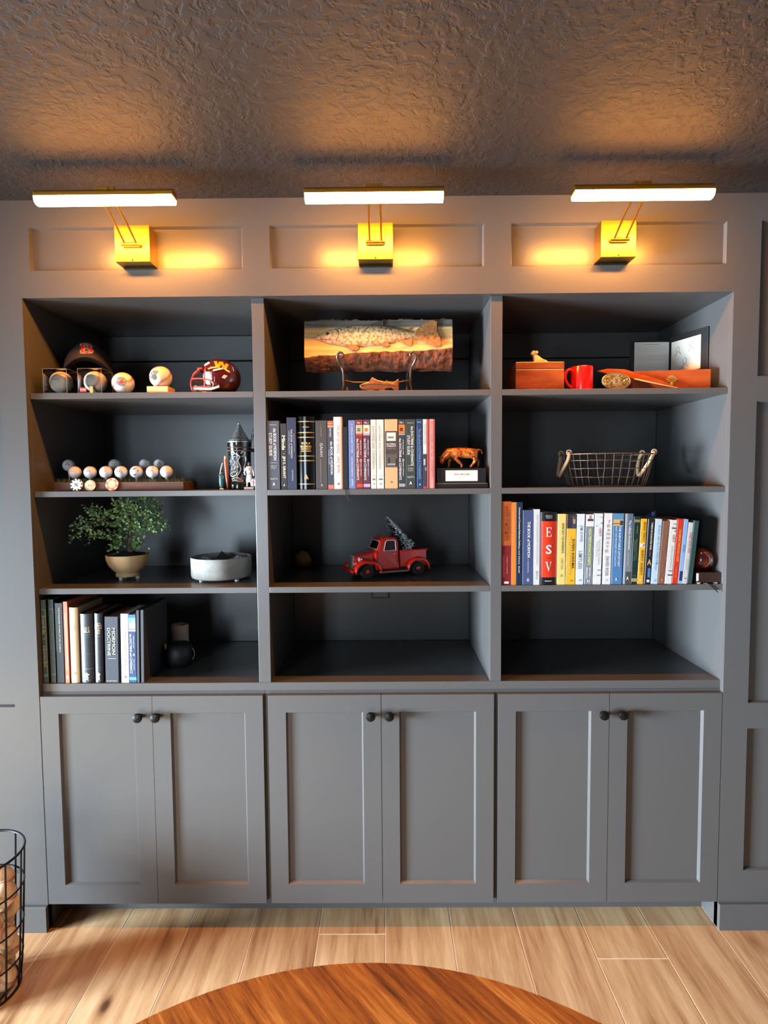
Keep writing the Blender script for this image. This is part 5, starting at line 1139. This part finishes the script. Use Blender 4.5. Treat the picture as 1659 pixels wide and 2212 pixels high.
ey = MB(); ey.ball((-.0262, -.0100, .0405), .0014, 8, 6); ey.ball((-.0190, -.0128, .0405), .0014, 8, 6); ey.ball((-.0325, -.0125, .0360), .0015, 8, 6); ey.build('eyes_and_nose', mat('#2a1a10', .3), dg)
mg = thing('mug', 'glossy red ceramic mug with handle', 'mug', (1.8690, .118, Z1))
M_MUG = mat('#d31410', .22, coat=.4)
MB().lathe([(.034, 0), (.0365, .003), (.0375, .008), (.0375, .086), (.0365, .088), (.0350, .086), (.0345, .010), (.0001, .008)], 44).build('cup', M_MUG, mg, smooth=True)
MB().tube(catmull([(-.034, -.006, .076), (-.050, -.008, .078), (-.060, -.009, .062), (-.060, -.009, .044), (-.050, -.008, .026), (-.034, -.006, .016)], 6), .0056, 10).build('handle', M_MUG, mg, smooth=True)
bk_ = thing('belt_buckle', 'oval silver western belt buckle with gold scrollwork', 'buckle', (1.9650, .048, Z1), (-.22, 0, 0))
ov = lambda a_, b_, n=48: [(a_*math.cos(2*PI*k/n), .0305+b_*math.sin(2*PI*k/n)) for k in range(n)]
MB().prism(ov(.0490, .0305), 0, .004, 'y').build('plate', mat('#d9cdb0', .25, .85), bk_, bevel=.001)
MB().tube([(x, -.0006, z) for x, z in ov(.0465, .0280)], .0016, 6, True).build('rope_edge', mat('#e0c27a', .25, .9), bk_)
sc_ = MB()
for s in (-1, 1):
    for P in ([(.014, .030), (.022, .040), (.032, .042), (.038, .034), (.030, .028), (.026, .034)], [(.016, .026), (.026, .018), (.034, .016), (.038, .024)], [(.006, .046), (.014, .050), (.020, .046), (.014, .042)], [(.006, .014), (.014, .010), (.022, .013), (.016, .018)]):
        sc_.tube([(s*p[0], -.0012, p[1]) for p in catmull([(a_, b_, 0) for a_, b_ in P], 4)], .0016, 6)
sc_.build('scrollwork', mat('#a8822e', .3, .9), bk_, smooth=True)
MB().prism([(.012*math.cos(2*PI*k/28), .0305+.012*math.sin(2*PI*k/28)) for k in range(28)], -.0012, 0, 'y').build('centre_disc', mat('#e8dfc8', .25, .8), bk_)
text(bk_, 'S', mat('#9c7a2c', .3, .8), flat_h(0, .0305, .012, .016, -.0016), bold=.03)
M_CED = wood('cedar', [(.30, C('#5c2410')), (.5, C('#8f4018')), (.66, C('#a85424')), (.85, C('#bf7440'))], axis=0, scale=15, stretch=8, rough=.4, bump=.06)
cb_ = thing('cigar_box', 'reddish cedar box with ornate brass clasp beside the side panel', 'box', (2.1620, .078, Z1), (0, 0, -.15))
MB().box(-.124, 0, 0, .124, .075, .068).build('body', M_CED, cb_, bevel=.001)
MB().box(-.124, -.0006, 0, .124, .0755, .0055).build('base_strip', mat('#e0a06a', .5), cb_)
cl = MB()
for (x0_, z0_, x1_, z1_) in ((-.006, .012, .006, .050), (-.019, .034, .019, .040), (-.014, .041, .014, .046), (-.014, .028, .014, .033)): cl.box(x0_, -.0022, z0_, x1_, -.0002, z1_)
cl.ball((0, -.002, .018), (.006, .003, .010), 12, 8); cl.build('clasp', mat('#a88a44', .4, .2), cb_, bevel=.0006)
ld = thing('box_lid', 'loose cedar lid leaning between the buckle and the cedar box', 'lid', (2.0650, .074, Z1+.0003), (0.0, .0, 0))
LQ = [(1.9263, .130, 1.9312), (1.9636, .135, 1.9398), (2.0159, .120, 1.9350), (2.1182, .055, 1.8838), (2.1628, .040, 1.8565), (2.0268, .060, 1.8916)]
o_ = Vector((2.0650, .074, Z1+.0003)); nl = Vector((.32, .80, -.50)).normalized()*.007
LV = [Vector(p)-o_ for p in LQ]; LV += [p+nl for p in LV]
Lm = MB().add(LV, [tuple(range(6)), tuple(range(6, 12))[::-1]] + [(i, (i+1) % 6, 6+(i+1) % 6, 6+i) for i in range(6)])
Lm.build('board', M_CED, ld, bevel=.0008)
MB().tube([tuple(Vector(p)-o_+Vector((0, -.001, -.0005))) for p in (LQ[5], LQ[4])], .0018, 6).build('pale_edge', mat('#d9a878', .5), ld)
# open folio with a letter and an embossed plaque
fo2 = thing('presentation_folio', 'open black folio with printed letter and embossed white plaque', 'folio', (2.262, .305, Z1))
M_FOL = mat('#16120f', .5)
MB().box(-.150, -.003, 0, 0, .003, .2180).build('letter_leaf', M_FOL, fo2, bevel=.001)
pg = MB().box(-.136, -.0046, .070, -.006, -.0034, .2120).build('letter', mat('#d9d8d0', .6), fo2)
text(fo2, 'Brother Badge Story', mat('#5a564e', .6), flat_h(-.071, .2035, .060, .0052, -.0050), shear=.3)
for i, (wd) in enumerate((.112, .112, .092, 0, .112, .112, .104, 0, .112, .112, .112, .06, 0, .112, .108, .05)):
    if wd: text(fo2, 'the words that were written upon this page for him to keep', mat('#8a867c', .6), flat_h(-.071-(.112-wd)/2, .1935-.0078*i, wd, .0030, -.0050))
lf2 = MB().box(0, -.003, 0, .172, .003, .2300).box(.172, -.003, 0, .176, .012, .230).build('plaque_leaf', M_FOL, fo2, bevel=.001, rot=(0, 0, -1.26))
MB().box(.012, -.006, .088, .148, -.0032, .2080).build('plaque', mat('#ded5c6', .5), lf2, bevel=.002)
em_ = MB()
for (x0_, z0_, r_) in ((.045, .176, .010), (.108, .180, .010), (.078, .128, .012)):
    em_.tube([(x0_+r_*.7*math.cos(2*PI*k/14), -.0064, z0_+r_*.9*math.sin(2*PI*k/14)) for k in range(14)], .0016, 6, True); em_.tube([(x0_-r_*.3, -.0064, z0_-r_*.9), (x0_-r_*1.2, -.0064, z0_-r_*2.2)], .0018, 6); em_.tube([(x0_+r_*.4, -.0064, z0_-r_*.9), (x0_+r_*1.4, -.0064, z0_-r_*1.9)], .0018, 6)
em_.build('embossing', mat('#b9ad9c', .5), lf2, smooth=True)

# ------------------------------------------------------------------ wire basket (second shelf, right bay)
wk = thing('wire_basket', 'oval wire basket with two rope-wrapped handles', 'basket', (1.9760, .165, Z2))
M_WIRE = mat('#6a5548', .5, .7, vary=.3, vscale=60); M_ROPE = mat('#c9a27c', .85, bump=.9, bscale=220)
def bpt(a_, q): s = .81+.19*q**.8; return (.163*s*math.cos(a_), .112*s*math.sin(a_), .0028+.1115*q)
rw = random.Random(6); NR = 34
for k in range(NR):
    a0 = 2*PI*k/NR; sk = rw.uniform(-.05, .05)
    MB().tube([bpt(a0+sk*(1-q)+rw.uniform(-.008, .008), q) for q in (0, .15, .3, .5, .7, .85, 1)], .00125, 5).build('wire_rib', M_WIRE, wk)
for q, r in ((0, .0016), (.28, .0012), (.55, .0012), (.80, .0012), (1, .0022)):
    MB().tube([tuple(c_+(rw.uniform(-.0012, .0012) if q not in (0, 1) else 0) for c_ in bpt(2*PI*k/56, q)) for k in range(56)], r, 6, True).build('wire_hoop', M_WIRE, wk)
for k in range(-3, 4): x = .036*k; yy = .0905*math.sqrt(max(0, 1-(x/.132)**2)); MB().tube([(x, -yy, .003), (x, yy, .003)], .0012, 5).build('base_wire', M_WIRE, wk)
for s in (-1, 1):
    a_ = .42
    P = [bpt(0 if s > 0 else PI, 1)]
    f_ = lambda sg, q, out: (s*(.163*math.cos(a_)*.985+out), sg*.112*math.sin(a_)*1.05, .0028+.1115*q)
    hx = .168 if s < 0 else .120
    pts = [f_(-1, 1.06, .002), f_(-1, .82, .006 if s < 0 else -.010), (s*hx, -.016, .048), (s*hx, 0, .040), (s*hx, .016, .048), f_(1, .82, .006 if s < 0 else -.010), f_(1, 1.06, .002)]
    MB().tube(catmull(pts, 6), .0062, 10).build('rope_handle', M_ROPE, wk, smooth=True)
    for sg in (-1, 1): MB().tube([tuple(Vector(f_(sg, 1.06, .002))+Vector((math.cos(t)*.008, 0, math.sin(t)*.008))) for t in (2*PI*i/14 for i in range(14))], .003, 6, True).build('rope_knot', M_ROPE, wk, smooth=True)

# ------------------------------------------------------------------ brown globe on its base (third shelf, right bay)
gb2 = thing('globe_ornament', 'glossy brown ball on a dark wooden base with white feet', 'ornament', (2.2755, .078, Z3))
MB().box(-.0400, -.050, .004, .0420, .045, .038).build('base', mat('#2a1712', .45, vary=.3, vscale=40), gb2, bevel=.0015)
MB().box(-.0402, -.0506, .010, -.0330, -.0496, .036).build('white_strip', mat('#c9c2bc', .5), gb2)
for sx_ in (-.028, .030):
    for sy_ in (-.040, .035): MB().lathe([(.0075, 0), (.008, .002), (.008, .0042)], 14, (sx_, sy_, 0)).build('foot', mat('#e0dcd6', .5), gb2)
MB().ball((.002, 0, .0765), .0400, 36, 22).build('ball', mat('#4c1a0e', .16, vary=.4, vscale=60, coat=.5), gb2, smooth=True)
f5 = on_sphere(.0404, (-.35, -1, .05), (0, 0, 1))
o = MB().tube([tuple(Vector(f5(.024*math.cos(t), .028*math.sin(t)))+Vector((.002, 0, .0765))) for t in [(-PI*.55)+PI*1.1*k/24 for k in range(25)]], .0006, 5).build('groove', mat('#a86a50', .4), gb2)
MB().tube(catmull([(-.014, -.046, .0015), (-.006, -.056, .001), (.004, -.0605, -.004), (.016, -.0610, -.016), (.026, -.0615, -.026), (.0265, -.0618, -.027)], 6), .0016, 6).build('cord', mat('#0c0c0d', .5), gb2, smooth=True)
bm_ = thing('pennant_bookmark', 'blue pennant bookmark standing up behind the small books', 'bookmark', (2.150, .175, Z3+.150))
MB().prism([(-.034, 0), (.012, 0), (.012, .092), (-.034, .070)], -.0006, .0006, 'y').build('card', mat('#1f4a8c', .5), bm_)
text(bm_, 'D', mat('#dfe6f0', .5), flat_h(.001, .079, .009, .012, -.0010), bold=.03)

# ------------------------------------------------------------------ floor basket with baseballs, beside the cabinet
fb = thing('ball_basket', 'tall black wire basket on the floor holding baseballs', 'basket', (-.062, -.245, 0))
M_BW = mat('#0e0e10', .45, .5)
RB = .125; HB = .43
def bp2(a_, q): r = RB*(.80+.20*q**.7); return (r*math.cos(a_), r*math.sin(a_), .004+HB*q)
for q, r in ((0, .0034), (.22, .0026), (.46, .0026), (.74, .0026), (1, .0040)):
    MB().tube([bp2(2*PI*k/48, q) for k in range(48)], r, 7, True).build('wire_hoop', M_BW, fb, smooth=True)
for k in range(12): MB().tube([bp2(2*PI*(k+.3)/12, q) for q in (0, .12, .3, .5, .75, 1)], .0030, 7).build('wire_upright', M_BW, fb, smooth=True)
for k in range(-3, 4): x = .025*k; yy = math.sqrt(max(0, (RB*.80)**2-x*x)); MB().tube([(x, -yy, .0045), (x, yy, .0045)], .0022, 6).build('base_wire', M_BW, fb)
rb3 = random.Random(12); placed = []
for lay in range(5):
    z = .045 + .066*lay; n = 5; off = lay*.63
    for k in range(n):
        rr = .0635 + .003*lay; a_ = 2*PI*k/n + off
        placed.append((rr*math.cos(a_), rr*math.sin(a_), z))
for i, (x, y, z) in enumerate(placed):
    baseball((-.062+x, -.245+y, z), (rb3.uniform(0, 6), rb3.uniform(0, 6), rb3.uniform(0, 6)), 'worn tan baseball in the black wire floor basket', 'baseballs in the floor basket', M_OLDLEA)

# ------------------------------------------------------------------ round table in the foreground
M_TABLE = wood('rustic_oak', [(.33, C('#2c1206')), (.43, C('#7c3c14')), (.55, C('#ad6524')), (.68, C('#d69a4e'))], axis=0, scale=11, stretch=14, rough=.42, knots=1.6, bump=.4, fine=.55)
tb = thing('round_table', 'round rustic oak table in front of the bookcase', 'table', (1.152, -1.612, 0), (0, 0, math.radians(-50)))
MB().lathe([(.0001, .706), (.600, .706), (.615, .712), (.617, .734), (.613, .740), (.0001, .740)], 96).build('tabletop', M_TABLE, tb, smooth=True, angle=30)
M_TL = mat('#1c1a19', .5, .4)
MB().lathe([(.26, 0), (.26, .012), (.05, .03), (.045, .05), (.045, .68), (.12, .706)], 40).build('pedestal', M_TL, tb, smooth=True)

realise_texts()
